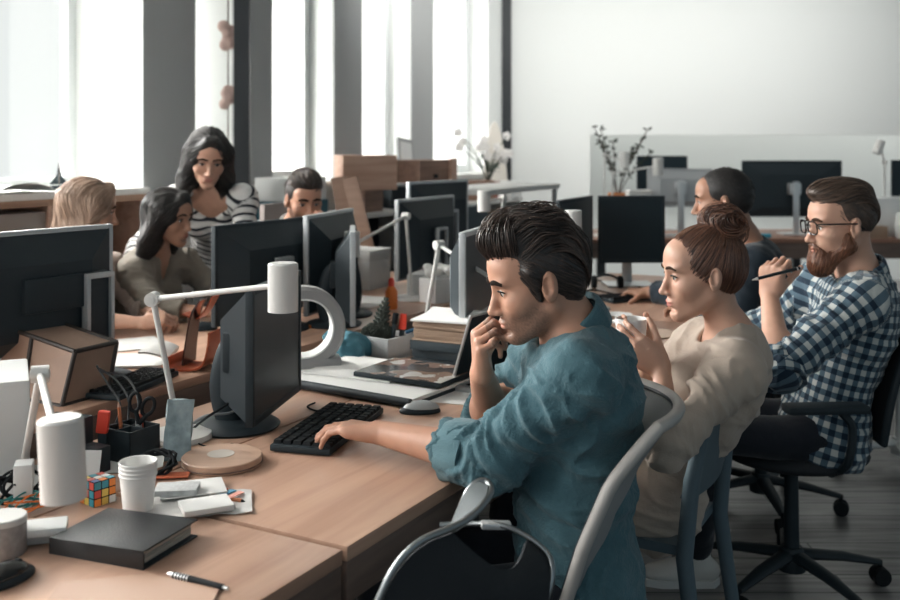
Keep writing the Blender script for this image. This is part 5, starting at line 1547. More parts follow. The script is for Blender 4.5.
keyboard('black keyboard lying on the dark notebooks behind the denim collar', (0.33, 3.32, zz), DESK_ROT + 0.3, 0.34, 0.12)
# concrete planter
pl = thing('planter', 'square concrete planter holding a cactus and markers', 'planter', (-0.222, 3.385, TZ), math.radians(-38))
pb = MB()
pb.box((0, 0, 0.008), (0.165, 0.150, 0.016))
for sx in (-1, 1): pb.box((sx * 0.076, 0, 0.036), (0.013, 0.150, 0.070), bev=0.002)
for sy in (-1, 1): pb.box((0, sy * 0.0685, 0.036), (0.140, 0.013, 0.070), bev=0.002)
pb.build('pot', M_concrete, pl)
MB().box((0, 0, 0.052), (0.138, 0.122, 0.006)).build('soil', mat('soil', (0.03, 0.024, 0.02), 0.95, bump=0.6, bscale=90), pl)
ct = thing('cactus', 'dark scaly cactus standing in the concrete planter', 'plant', (-0.245, 3.385, TZ + 0.05), 0)
cb = MB()
def scaly(p0, p1, r):
    P0, P1 = Vector(p0), Vector(p1); ax = (P1 - P0); n = 11
    for i in range(n):
        c = P0 + ax * (i / (n - 1)); M = frame_to(ax); rr = r * math.sin(math.pi * (0.18 + 0.74 * i / (n - 1)))
        cb.cyl(c - ax * 0.05, c + ax * 0.05, rr * 0.8, None, 10)
        for k in range(11):
            a = 2 * math.pi * (k + 0.5 * (i % 2)) / 11; d = M @ Vector((math.cos(a), math.sin(a), 0))
            cb.tube([c + d * rr * 0.6, c + d * rr * 1.12 + ax.normalized() * 0.009], [0.006, 0.0015], 5)
scaly((0.0, 0, 0.0), (0.028, 0.0, 0.135), 0.026); scaly((-0.02, -0.01, 0.0), (-0.018, -0.01, 0.05), 0.034); scaly((0.025, -0.01, 0.0), (0.03, -0.01, 0.045), 0.03)
cb.build('scales', mat('cactus_green', (0.045, 0.055, 0.045), 0.8), ct)
mk = thing('marker_pen', 'marker with a bright red-orange cap in the concrete planter', 'marker', (-0.165, 3.375, TZ + 0.05), 0)
MB().cyl((0, 0, 0), (0.004, 0, 0.055), 0.009, None, 12).build('barrel', M_black, mk)
MB().cyl((0.004, 0, 0.040), (0.009, 0, 0.090), 0.0145, 0.011, 14).build('cap', M_red, mk)
t = thing('marker_pen', 'dark marker leaning in the concrete planter beside the red one', 'marker', (-0.195, 3.36, TZ + 0.05), 0)
MB().cyl((0, 0, 0), (0.012, 0.0, 0.085), 0.008, None, 12).build('barrel', M_black, t); MB().cyl((0.008, 0, 0.06), (0.0135, 0, 0.095), 0.010, None, 12).build('cap', M_rubber, t)
t = thing('marker_pen', 'blue-capped marker lying over the planter rim', 'marker', (-0.150, 3.39, TZ + 0.075), 0)
MB().cyl((0, 0, 0), (0.075, 0.02, 0.022), 0.006, None, 10).build('barrel', mat('blue_plastic', (0.03, 0.16, 0.32), 0.4), t); MB().cyl((0.05, 0.0135, 0.0147), (0.08, 0.0214, 0.0235), 0.0075, None, 10).build('cap', M_black, t)

# ring fan
rf = thing('ring_fan', 'grey ring-shaped fan on a dark slab base', 'fan', (-0.455, 3.10, TZ), math.radians(14))
ri = 0.090; ro = 0.128; cz = 0.018 + ro
prof = [(ri, -0.035), (ro - 0.012, -0.035), (ro, -0.020), (ro, 0.025), (ro - 0.010, 0.035), (ri, 0.035)]
MB().lathe(prof, (0, 0, cz), 64, rot=(math.pi / 2, 0, 0), close=True).build('ring', mat('grey_satin', (0.30, 0.30, 0.30), 0.4, metal=0.3), rf)
MB().lathe([(ri - 0.004, -0.040), (ri + 0.005, -0.040), (ri + 0.002, 0.037), (ri - 0.003, 0.037)], (0, 0, cz), 64, rot=(math.pi / 2, 0, 0), close=True).build('inner_rim', M_white_pl, rf)
MB().box((0.05, 0, 0.035), (0.13, 0.075, 0.035), bev=0.008).build('foot', mat('grey_satin', (0.3, 0.3, 0.3), 0.4), rf)
MB().box((0.03, 0, 0.010), (0.20, 0.13, 0.020), bev=0.005).build('base', M_black, rf)
f = Sdf(); random.seed(5)
for i in range(7): f.ell((random.uniform(-.05, .05), random.uniform(-.05, .05), 0.03 + random.uniform(0, .03)), (0.045, 0.035, 0.03), np.array(Euler((random.random(), random.random(), random.random())).to_matrix()), 0.02)
f.ell((0, 0, -0.5), (2, 2, 0.5), None, 0.003, 's')
p, q = sdf_mesh(f, 0.005, 10)
o = mesh_obj('cloth', p + vnormals(p, q) * ((vnoise(p * 60) - .5) * .012)[:, None], q, M_blue_cloth); o.location = (-0.335, 3.30, TZ)
tag(o, 'crumpled blue cloth between the ring fan and the planter', 'cloth')

# ---------------------------------------------------------------- clutter near the camera
Rd = DESK_ROT
boxy('computer_case', 'white computer case at the left edge of the picture', 'computer', (-0.885 - 0.1645 - 0.0488, 2.107 - 0.0732 + 0.1096, TZ), (0.36, 0.24, 0.215), math.radians(24), M_white_pl, bev=0.006)
# black organiser with pens and scissors
og = thing('desk_organiser', 'black square desk organiser holding scissors and pens', 'organiser', (-0.724, 2.268, TZ), math.radians(60))
ob = MB(); ob.box((0, 0, 0.004), (0.088, 0.092, 0.008))
for sx in (-1, 0, 1): ob.box((sx * 0.0415, 0, 0.038), (0.005, 0.092, 0.072), bev=0.001)
for sy in (-1, 0, 1): ob.box((0, sy * 0.0435, 0.038), (0.088, 0.005, 0.072), bev=0.001)
ob.build('box', M_black, og)
sc = thing('scissors', 'black-handled scissors standing in the black organiser', 'scissors', (-0.705, 2.262, TZ + 0.010), 0)
sb = MB(); sb.box((-0.004, 0, 0.040), (0.010, 0.0025, 0.08), rot=(0, 0.08, 0)); sb.box((0.004, 0.003, 0.040), (0.010, 0.0025, 0.08), rot=(0, -0.08, 0)); sb.build('blades', M_alu, sc)
for (cx, cz, a, rx) in ((-0.008, 0.118, 0.10, 0.012), (0.022, 0.108, 0.42, 0.013)):
    ring = [(cx + rx * math.cos(k) * math.cos(a) + 0.021 * math.sin(k) * math.sin(a), 0.001, cz - rx * math.cos(k) * math.sin(a) + 0.021 * math.sin(k) * math.cos(a)) for k in [2 * math.pi * i / 20 for i in range(21)]]
    hb_ = MB(); hb_.tube(ring, 0.0042, 8); hb_.cyl((0.001, 0.001, 0.07), (cx - 0.004 if cx > 0 else cx + 0.002, 0.001, cz - 0.020), 0.006, 0.005, 8); hb_.build('handle', M_rubber, sc)
for (dx, dy, m, lab, hh) in ((-0.020, 0.010, mat('wood_orange', (0.48, 0.16, 0.06), 0.5), 'orange pencil leaning in the black organiser left of the scissors', 0.115),
                             (0.028, 0.012, mat('red_pencil', (0.55, 0.10, 0.05), 0.5), 'red pencil in the black organiser right of the scissors', 0.10),
                             (-0.045, -0.004, M_rubber, 'black pen standing in the black organiser beside the highlighter', 0.105)):
    q_ = thing('pencil', lab, 'pencil', (-0.724 + dx, 2.268 + dy, TZ + 0.010), 0, 'pens in the organiser')
    MB().cyl((0, 0, 0), (-0.010, 0, hh - 0.012), 0.0042, None, 6).build('barrel', m, q_); MB().cyl((-0.010, 0, hh - 0.012), (-0.0115, 0, hh), 0.0042, 0.0008, 6).build('tip', M_pink_wood, q_)
hl = thing('highlighter', 'bright red highlighter standing at the left of the black organiser', 'highlighter', (-0.775, 2.232, TZ), 0)
MB().box((0, 0, 0.046), (0.020, 0.014, 0.092), bev=0.004).build('barrel', M_black, hl); MB().box((0.001, 0, 0.092), (0.026, 0.018, 0.050), rot=(0, 0.12, 0), bev=0.005).build('cap', M_red, hl)
boxy('pen_box', 'small black open-topped box left of the black organiser', 'box', (-0.775, 2.165, TZ), (0.055, 0.055, 0.058), Rd, M_black)
boxy('card_holder', 'dark card holder behind the shade of the lower left lamp', 'holder', (-0.855, 2.235, TZ), (0.05, 0.10, 0.105), Rd + 0.2, M_black)
o = paper('torn grey-white card leaning beside the lower left lamp shade', (-0.775, 2.085, TZ + 0.035), 0.4, 0.085, 0.075, 2); o.rotation_euler = (1.15, 0.1, 0.3)
# plastic packet
pk = MB(); rows = []
for i in range(9):
    rows.append([((j / 6 - 0.5) * 0.058, 0.010 * math.sin(i * 0.9 + j) * 0.5 + 0.008 * math.sin(math.pi * i / 8), 0.135 * i / 8) for j in range(7)])
pk.sheet(rows, 0.010)
o = pk.build('plastic_packet', mat('clear_blue_plastic', (0.26, 0.33, 0.35), 0.15, bump=0.9, bscale=45, var=0.65, vscale=45), loc=(-0.615, 2.245, TZ), rot=(-0.25, 0.06, 0.2)); tag(o, 'crinkled clear packet leaning against the lamp pole by the organiser', 'packet')
# coil of cable
for k, lab in enumerate(['coil of thick black cable behind the paper cups']):
    pts = []
    for i in range(70):
        a = i * 0.38; rr = 0.038 + 0.006 * math.sin(i * 0.7); pts.append(Vector((-0.640 + rr * 1.2 * math.cos(a), 2.155 + rr * 0.6 * math.sin(a), TZ + 0.022 + 0.020 * math.sin(a + 0.4) + 0.006 * math.sin(i * 1.3))))
    o = MB().tube(pts, 0.0034, 7).build('cable', M_rubber); tag(o, lab, 'cable')
# disc
dk = thing('wooden_disc', 'round wooden disc on the desk left of the round-based monitor', 'disc', tuple(G(222, 464)), 0)
MB().lathe([(0, 0), (0.086, 0), (0.088, 0.003), (0.088, 0.018), (0.086, 0.020), (0, 0.020)], (0, 0, 0), 56).build('body', mat_wood('disc_wood', (0.42, 0.27, 0.19), (0.56, 0.38, 0.28), 0.35, 3.0, bump=0.03), dk)
MB().lathe([(0.087, 0.004), (0.0895, 0.005), (0.0895, 0.007), (0.087, 0.008)], (0, 0, 0), 56, close=True).build('seam', M_edge, dk)
MB().lathe([(0, 0.020), (0.030, 0.020), (0.030, 0.0206), (0, 0.0206)], (-0.005, 0.01, 0), 32).build('inlay', mat('pale_inlay', (0.62, 0.56, 0.50), 0.3), dk)
us = thing('usb_stick', 'black usb stick with a cord between the disc and the monitor base', 'usb stick', tuple(G(238, 451)), math.radians(-35))
MB().box((0, 0, 0.007), (0.062, 0.018, 0.011), bev=0.004).build('body', M_black_gloss, us); MB().box((0.030, 0, 0.007), (0.012, 0.013, 0.006), bev=0.001).build('plug', M_silver, us)
cable('thin black cord trailing from the usb stick to the left', [G(222, 449, TZ + .004), G(205, 446, TZ + .003), G(190, 441, TZ + .003), G(180, 447, TZ + .003)], 0.0018)
# paper cups
cup_c = G(138, 511)
def paper_cup(label, z, first):
    t = thing('paper_cup', label, 'cup', (cup_c.x, cup_c.y, z), 0, 'stacked white paper cups')
    MB().lathe([(0.0, 0.004), (0.0255, 0.004), (0.0255, 0.0), (0.0275, 0.0), (0.0345, 0.072), (0.0328, 0.072), (0.0268, 0.006), (0, 0.006)], (0, 0, 0), 40).build('wall', mat('cup_paper', (0.76, 0.75, 0.73), 0.75), t)
    MB().lathe([(0.0328, 0.0705), (0.0360, 0.0705), (0.0366, 0.0725), (0.0354, 0.0745), (0.0330, 0.0735)], (0, 0, 0), 40, close=True).build('rim', mat('cup_paper', (0.76, 0.75, 0.73), 0.75), t)
for i, lab in enumerate(('lowest white paper cup of the stack, its whole side showing', 'second white paper cup from the bottom of the stack, mostly its rim', 'third white paper cup from the bottom of the stack, mostly its rim', 'topmost white paper cup of the stack, open on top')):
    paper_cup(lab, TZ + i * 0.0078, i == 0)
# puzzle cube
pc = thing('puzzle_cube', 'scrambled colour puzzle cube between the lamp shade and the cups', 'puzzle', tuple(G(98, 502)), math.radians(52)); pc.scale = (0.86, 0.86, 0.86)
MB().box((0, 0, 0.0285), (0.057, 0.057, 0.057), bev=0.002).build('core', M_rubber, pc)
cols = [mat('sticker_' + n, c, 0.35) for n, c in (('white', (.7, .7, .68)), ('orange', (.72, .22, .04)), ('teal', (.03, .22, .28)), ('yellow', (.62, .45, .10)), ('red', (.5, .06, .04)), ('blue', (.04, .10, .25)))]
random.seed(12); sm = MB()
for ax in range(3):
    for sg in (-1, 1):
        for i in range(3):
            for j in range(3):
                c = [0, 0, 0]; c[ax] = sg * 0.0287; c[(ax + 1) % 3] = (i - 1) * 0.019; c[(ax + 2) % 3] = (j - 1) * 0.019; c[2] += 0.0285
                s_ = [0.016] * 3; s_[ax] = 0.0012
                sm.box(c, s_, mi=random.choice([0, 1, 2, 2, 3, 4, 5]))
sm.build('stickers', cols, pc, smooth=False)
# notebook and pen
nb = thing('notebook', 'thick black leather notebook lying on the near desk', 'notebook', (-0.577, 1.775, TZ), math.radians(-20.5))
MB().box((0, 0, 0.0015), (0.198, 0.155, 0.003), bev=0.001).build('lower_cover', M_black, nb)
M_leath = mat('black_leather', (0.009, 0.011, 0.013), 0.40, bump=0.3, bscale=220)
R = Euler((0, math.radians(-1.2), 0)).to_matrix()
MB().box((0, 0, 0.0285), (0.198, 0.155, 0.0032), rot=R, bev=0.0012).build('upper_cover', M_leath, nb)
MB().box((0, -0.0755, 0.0145), (0.198, 0.004, 0.028), bev=0.0015).build('spine', M_leath, nb)
pg = MB()
for i in range(12): pg.box((-0.004 + random.uniform(-.0015, .0015), 0.002, 0.0042 + i * 0.0020), (0.182, 0.144, 0.0017), rot=(0, math.radians(-1.0 * i / 12), 0))
pg.build('pages', mat('cream_paper', (0.52, 0.47, 0.40), 0.9), nb, smooth=False)
pn = thing('ballpoint_pen', 'black ballpoint pen with silver rings on the near desk', 'pen', (0, 0, 0), 0)
a, b = G(168, 573.5, TZ + .006), G(228, 588.5, TZ + .006); pn.location = a; dv = Vector(b) - Vector(a)
MB().cyl(dv * 0.0, dv * 0.10, 0.0022, 0.0045, 14).build('tip', M_alu, pn)
MB().tube([dv * 0.10, dv * 0.45, dv * 0.92], [0.0052, 0.0056, 0.0048], 14).build('barrel', M_rubber, pn)
rg = MB()
for i in range(5): rg.cyl(dv * (0.14 + i * 0.05), dv * (0.158 + i * 0.05), 0.0059, None, 14)
rg.build('rings', M_alu, pn)
MB().cyl(dv * 0.92, dv * 1.0, 0.0030, None, 12).build('button', M_alu, pn)
dp = MB(); P4 = [G(60, 585), G(149, 576), G(219, 591), G(196, 640), G(20, 640)]
dp.add([(p.x, p.y, TZ + 0.0005) for p in P4] + [(p.x, p.y, TZ + 0.004) for p in P4], [[4, 3, 2, 1, 0], [5, 6, 7, 8, 9]] + [[i, (i + 1) % 5, 5 + (i + 1) % 5, 5 + i] for i in range(5)])
tag(dp.build('desk_pad', mat('tan_leather_pad', (0.46, 0.30, 0.22), 0.45, bump=0.1), smooth=False), 'tan leather desk pad at the bottom edge under the pen', 'desk pad')
mouse('black computer mouse at the lower left corner', tuple(G(4, 582)), math.radians(60), M_black_gloss)
cn = thing('canister', 'grey speckled canister at the left edge above the black mouse', 'canister', tuple(G(4, 553)), 0)
MB().lathe([(0, 0), (0.036, 0), (0.037, 0.002), (0.037, 0.055), (0.0, 0.055)], (0, 0, 0), 36).build('body', mat('speckled_grey', (0.30, 0.28, 0.27), 0.7, var=0.5, vscale=60), cn)
MB().lathe([(0, 0.055), (0.038, 0.055), (0.038, 0.064), (0.036, 0.066), (0, 0.066)], (0, 0, 0), 36).build('lid', mat('pale_lid', (0.55, 0.55, 0.53), 0.5), cn)
rt = thing('hub', 'flat white box with a brown top under the lower left lamp shade', 'hub', tuple(G(44, 536)), math.radians(15))
MB().box((0, 0, 0.009), (0.075, 0.085, 0.018), bev=0.006).build('body', M_white_pl, rt); MB().box((0, 0, 0.0195), (0.070, 0.080, 0.003), bev=0.001).build('top', M_kraft, rt)
MB().box((0.020, -0.043, 0.009), (0.012, 0.002, 0.005)).build('socket', M_rubber, rt)
boxy('white_box', 'small glossy white box on the flat hub by the lamp shade', 'box', G(46, 531, TZ + 0.0205), (0.072, 0.060, 0.014), 0.3, M_white_pl)
boxy('white_box', 'white charger standing behind the lower left lamp shade', 'charger', tuple(G(24, 505)), (0.035, 0.045, 0.085), 0.3, M_white_pl)
random.seed(21)
for (nm, cpx, n_, m, rr) in (('tangle of black cord at the left edge behind the canister', (16, 505), 60, M_rubber, 0.0032), ('thin teal wire looped among the black cords', (22, 512), 40, mat('teal_wire', (0.02, 0.22, 0.22), 0.4), 0.0018), ('thin orange wire looped among the black cords', (28, 515), 30, M_orange, 0.0016)):
    c = G(*cpx); pts = []
    for i in range(n_):
        a = i * 0.55; pts.append(Vector((c.x + 0.040 * math.cos(a) * (0.6 + 0.4 * math.sin(i * .31)), c.y + 0.028 * math.sin(a * 1.1), TZ + 0.012 + (0.052 if rr > .002 else 0.02) * (0.5 + 0.5 * math.sin(a * 0.83 + 1)))))
    tag(MB().tube(bez(pts, n_ * 3), rr, 6).build('cable', m), nm, 'cable')
# notepads, packets and notes
bag = MB(); rows = []
for i in range(13):
    row = []
    for j in range(11):
        x = (i / 12 - .5) * 0.20; y = (j / 10 - .5) * 0.13
        row.append((x, y, 0.0010 + 0.004 * (0.5 + 0.5 * math.sin(i * 1.7 + j * 0.9)) * (1 if max(abs(i / 12 - .5), abs(j / 10 - .5)) > 0.36 else 0.1)))
    rows.append(row)
bag.sheet(rows, 0.0012)
bg = G(200, 506); tag(bag.build('plastic_bag', mat('milky_plastic', (0.66, 0.65, 0.63), 0.25, bump=0.6, bscale=35), loc=(bg.x, bg.y, TZ + 0.001), rot=(0, 0, math.radians(12))), 'crumpled milky plastic bag under the notepads by the cups', 'bag')
c = G(206, 508, TZ + .008); boxy('notepad', 'white notepad lying on the milky plastic bag', 'notepad', (c.x, c.y, TZ + 0.008), (0.095, 0.070, 0.011), math.radians(25), M_paper, bev=0.002)
c = G(192, 490, TZ + .006); boxy('card', 'large white card lying behind the notepad', 'card', (c.x, c.y, TZ + 0.0085), (0.130, 0.095, 0.003), math.radians(20), M_paper, bev=0.001)
c = G(177, 488, TZ + .02); boxy('notepad', 'grey printed notepad lying on the large white card', 'notepad', (c.x, c.y, TZ + 0.012), (0.085, 0.055, 0.012), math.radians(5), mat('printed_pad', (0.56, 0.57, 0.57), 0.8, var=0.25, vscale=120), bev=0.002)
c = G(158, 478); o = paper('orange patterned paper strip behind the paper cups', (c.x, c.y, TZ + .004), 0.1, 0.13, 0.035, 3, mat('orange_print', (0.50, 0.12, 0.05), 0.8, var=0.5, vscale=90), name='paper_strip')
c = G(134, 466); paper('white folded paper bag behind the paper cups', (c.x - .01, c.y, TZ + .002), 0.2, 0.15, 0.10, 2, curl=0.12)
for i, (n_, cc_) in enumerate((('coral', (0.75, 0.16, 0.08)), ('blue', (0.10, 0.30, 0.45)), ('pink', (0.72, 0.34, 0.28)))):
    c = G(219 + i * 8, 493 + i * 3); paper('small %s sticky note right of the white notepad' % n_, (c.x, c.y, TZ + 0.0035 + i * 0.0022), math.radians(-30), 0.014, 0.040, 2, mat('note_' + n_, cc_, 0.8), name='sticky_note', group='sticky notes')
c = G(232, 502); q_ = thing('pencil', 'short orange pencil stub by the sticky notes', 'pencil', (c.x, c.y, TZ + 0.005), math.radians(-20))
MB().cyl((-0.025, 0, 0), (0.022, 0, 0), 0.004, None, 6).build('barrel', mat('wood_orange', (0.48, 0.16, 0.06), 0.5), q_); MB().cyl((0.022, 0, 0), (0.030, 0, 0), 0.004, 0.0005, 6).build('tip', M_rubber, q_)

# cables of the near monitor
cable('grey cable looping from the near monitor to the lamp pole', [W(246, 398, 2.52), W(232, 412, 2.48), W(205, 416, 2.46), G(185, 429, TZ + .006), G(176, 436, TZ + .004)], 0.0032, mat('grey_cable', (0.22, 0.23, 0.24), 0.5))
cable('black cable sagging from the near monitor to the desk', [W(246, 390, 2.52), W(226, 405, 2.47), W(206, 418, 2.44), G(190, 432, TZ + .005), G(182, 446, TZ + .004)], 0.0032)
cable('black cable running behind the near monitor base to the keyboard', [(-0.37, 2.74, TZ + .004), (-0.385, 2.70, TZ + .004), (-0.36, 2.66, TZ + .004), (-0.33, 2.645, TZ + .006)], 0.0025)
for k in range(3):
    cable(['black cable arching from the tan box to the organiser, leftmost of three', 'black cable arching from the tan box to the organiser, middle of three', 'black cable arching from the tan box to the organiser, rightmost of three'][k],
          [W(97 + k * 3, 366 + k * 3, 2.70), W(108 + k * 8, 384 - k * 4, 2.56), W(120 + k * 8, 404 - k * 6, 2.40), W(116 + k * 12, 424 - k * 3, 2.30)], 0.003)

# ---------------------------------------------------------------- window row desks
# tan box with dark edges
tb = thing('folding_box', 'tan panelled box with dark edges standing before the left monitor', 'box', (-1.215, 2.88, TZ), math.radians(-28)); tb.scale = (1.15, 1.15, 1.15)
pts = [(-0.17, -0.06), (0.19, -0.06), (0.19, 0.08), (-0.17, 0.08)]
top = [(-0.19, -0.03, 0.185), (0.20, -0.03, 0.125), (0.20, 0.10, 0.125), (-0.19, 0.10, 0.185)]
V8 = [Vector((x, y, 0.0)) for x, y in pts] + [Vector(p) for p in top]
m_ = MB(); m_.add(V8, [[3, 2, 1, 0], [4, 5, 6, 7], [0, 1, 5, 4], [1, 2, 6, 5], [2, 3, 7, 6], [3, 0, 4, 7]])
m_.build('panels', mat('tan_panel', (0.30, 0.20, 0.15), 0.5, bump=0.3, bscale=30, var=0.25, vscale=12), tb, smooth=False)
eg = MB()
for a, b in ((0, 1), (1, 2), (2, 3), (3, 0), (4, 5), (5, 6), (6, 7), (7, 4), (0, 4), (1, 5), (2, 6), (3, 7)): eg.cyl(V8[a], V8[b], 0.006, None, 8)
lo = [V8[0].lerp(V8[1], k) for k in (0.30, 0.62)]; hi = [V8[4].lerp(V8[5], k) for k in (0.12, 0.62)]
mdl = V8[0].lerp(V8[1], 0.42) * 0.45 + V8[4].lerp(V8[5], 0.42) * 0.55
eg.tube([hi[0], lo[0], lo[1], hi[1]], 0.006, 8)
eg.build('edges', mat('dark_trim', (0.025, 0.018, 0.015), 0.5), tb)
keyboard('black keyboard poking out behind the tan box', (-0.93, 2.93, TZ), Rd + 0.25, 0.32, 0.12)
# magazine on the window desk
mz = thing('magazine', 'open magazine with a rolled white edge by the clasped hands', 'magazine', tuple(G(128, 362)), math.radians(4))
rows = []
for i in range(25):
    t_ = i / 24
    if t_ < 0.6: x, z = -0.14 + 0.26 * t_ / 0.6, 0.004 + 0.003 * t_
    else:
        a = (t_ - 0.6) / 0.4 * math.pi * 1.05; x, z = 0.12 + 0.022 * math.sin(a), 0.006 + 0.022 * (1 - math.cos(a)) - 0.0
        if a > math.pi * 0.5: x -= 0.055 * (a / math.pi - 0.5) * 2
    rows.append([(x, (j / 5 - .5) * 0.20, z) for j in range(6)])
MB().sheet(rows, 0.006).build('pages', mat('print_paper', (0.58, 0.58, 0.56), 0.6, var=0.22, vscale=22), mz)
c = G(118, 346); paper('printed white sheets under the clasped hands of the blonde woman', (c.x, c.y, TZ + .001), 0.5, 0.30, 0.22, 4, mat('print_paper', (0.58, 0.58, 0.56), 0.6), name='paper_stack')
# curved leather stand
ls = thing('leather_stand', 'curved orange leather stand with a dark glossy inside', 'stand', (-0.815, 3.19, TZ), math.radians(-12))
def band(path, w0, w1, th, name, m, y=0.0):
    P = bez(path, 24); n = len(P); rows = []
    for i, p in enumerate(P):
        w = w0 + (w1 - w0) * i / (n - 1); rows.append([(p[0], y + w * (k / 4 - .5) + p[1], p[2]) for k in range(5)])
    MB().sheet(rows, th).build(name, m, ls)
band([(-0.060, 0, 0.045), (-0.050, 0, 0.010), (0, 0, 0.004), (0.055, 0, 0.020), (0.075, 0, 0.075), (0.080, 0, 0.125)], 0.13, 0.13, 0.006, 'cradle', M_leather)
band([(-0.030, 0.02, 0.010), (-0.020, 0.02, 0.09), (-0.005, 0.02, 0.17), (0.020, 0.02, 0.215)], 0.09, 0.055, 0.005, 'upright', mat('dark_glossy_leather', (0.055, 0.025, 0.022), 0.15))
band([(-0.055, 0.05, 0.165), (-0.01, 0.05, 0.150), (0.020, 0.05, 0.175), (0.050, 0.05, 0.225)], 0.05, 0.05, 0.005, 'top_strap', M_leather)
mouse('black computer mouse behind the orange leather stand', tuple(G(203, 330)), math.radians(20))
# boxes and bottle farther along
boxy('white_box', 'white lidded box behind the narrow silver monitor', 'box', D(2.72, 1.78, TZ), (0.19, 0.20, 0.19), Rd, M_white_pl, lid=(M_white, 0.05))
boxy('grey_box', 'pale grey box at the foot of the sloping white lamp', 'box', D(2.62, 1.36, TZ), (0.20, 0.12, 0.11), Rd + .2, mat('pale_grey_card', (0.52, 0.53, 0.53), 0.8))
boxy('tissue_box', 'white tissue box behind the book stack', 'box', D(2.50, 1.22, TZ), (0.15, 0.11, 0.11), Rd - .3, M_white_pl)
f = Sdf(); random.seed(9)
for i in range(9): f.ell((random.uniform(-.06, .06), random.uniform(-.04, .04), 0.02 + random.uniform(0, .03)), (0.030, 0.022, 0.016), np.array(Euler((random.random() * 2, random.random(), random.random() * 3)).to_matrix()), 0.008)
f.ell((0, 0, -0.5), (2, 2, 0.5), None, 0.003, 's')
p, q = sdf_mesh(f, 0.005, 10); o = mesh_obj('tissue', p, q, M_paper); o.location = D(2.50, 1.22, TZ + 0.111); tag(o, 'crumpled white tissue on top of the white tissue box', 'tissue')
bt = thing('bottle', 'small orange bottle on the window desk by the grey box', 'bottle', D(2.22, 1.30, TZ), 0)
MB().lathe([(0, 0), (0.026, 0), (0.027, 0.005), (0.027, 0.075), (0.016, 0.095), (0.012, 0.10), (0, 0.10)], (0, 0, 0), 24).build('body', M_orange, bt)
MB().lathe([(0.013, 0.098), (0.013, 0.125), (0.006, 0.135), (0, 0.135)], (0, 0, 0), 16).build('cap', M_red, bt)
c = D(2.30, 1.50, TZ); paper('white papers beside the orange bottle', (c.x, c.y, TZ + .001), Rd + .1, 0.30, 0.22, 10, name='paper_stack')
boxy('notebook', 'brown-covered notebook behind the orange bottle', 'notebook', D(2.05, 1.62, TZ), (0.22, 0.16, 0.03), Rd, M_kraft, bev=0.002)
t = thing('pen', 'orange pen lying on the desk seen through the ring fan', 'pen', D(1.72, 1.36, TZ + .006), Rd + 0.6)
MB().cyl((-0.06, 0, 0), (0.05, 0, 0), 0.005, None, 10).build('barrel', M_orange, t); MB().cyl((0.05, 0, 0), (0.068, 0, 0), 0.005, 0.001, 10).build('tip', M_black, t)
boxy('router', 'flat black box on the desk seen through the ring fan', 'box', D(1.60, 1.40, TZ), (0.12, 0.08, 0.025), Rd - .3, M_black)
boxy('white_box', 'low white box at the far end of the window desk', 'box', D(3.55, 1.40, TZ), (0.30, 0.20, 0.16), Rd, M_white_pl, lid=(M_white, 0.03))
boxy('tray', 'dark blue tray before the small white lamp', 'tray', D(3.62, 1.75, TZ), (0.34, 0.26, 0.36), Rd, mat('navy_plastic', (0.015, 0.035, 0.05), 0.5))

# ---------------------------------------------------------------- far end of the near row
keyboard('small black keyboard on the far desk below the square monitor', G(627, 300), math.radians(28), 0.26, 0.13)
hs = thing('headset', 'black headset lying by the white foot of the square monitor', 'headset', tuple(G(607, 288)), 0)
MB().tube([(0.07 * math.cos(a), 0.05 * math.sin(a), 0.015 + 0.045 * math.sin(a)) for a in [math.pi * i / 14 for i in range(15)]], 0.006, 8).build('band', M_black, hs)
for sx in (-1, 1): MB().lathe([(0, -0.012), (0.028, -0.012), (0.034, 0), (0.028, 0.014), (0, 0.014)], (sx * 0.065, 0, 0.030), 20, rot=(0, math.pi / 2, 0)).build('ear_pad', M_rubber, hs)
cable('black cable tangled on the far desk behind the denim collar', [G(585, 292, TZ + .004), G(600, 296, TZ + .02), G(592, 303, TZ + .004), G(576, 298, TZ + .02), G(590, 290, TZ + .004), G(615, 294, TZ + .004)], 0.004)
cable('thin black cable running along the far desk to the small keyboard', [G(596, 280, TZ + .004), G(630, 285, TZ + .004), G(655, 292, TZ + .004), G(640, 297, TZ + .01)], 0.003)
c = G(588, 309); boxy('notebook', 'pale blue notebook on the far desk by the tangled cable', 'notebook', (c.x, c.y, TZ), (0.16, 0.11, 0.014), 0.2, mat('pale_blue_cover', (0.42, 0.52, 0.55), 0.6), bev=0.002)
t = thing('saucer', 'small white dish on the far desk beyond the white cup', 'dish', tuple(G(618, 318)), 0)
MB().lathe([(0, 0.003), (0.03, 0.003), (0.055, 0.014), (0.058, 0.017), (0.053, 0.017), (0.03, 0.007), (0, 0.006)], (0, 0, 0), 32).build('dish', M_white_pl, t)
t = thing('clipboard', 'thin clipboard with paper at the desk edge by the cup woman', 'clipboard', tuple(G(657, 335)), math.radians(30))
MB().box((0, 0, 0.002), (0.20, 0.15, 0.004), bev=0.001).build('board', M_kraft, t); MB().box((0, 0, 0.0045), (0.18, 0.14, 0.001)).build('paper', mat('buff_paper', (0.48, 0.36, 0.28), 0.8), t, smooth=False); MB().box((-0.09, 0, 0.008), (0.012, 0.05, 0.008), bev=0.002).build('clip', M_alu, t)
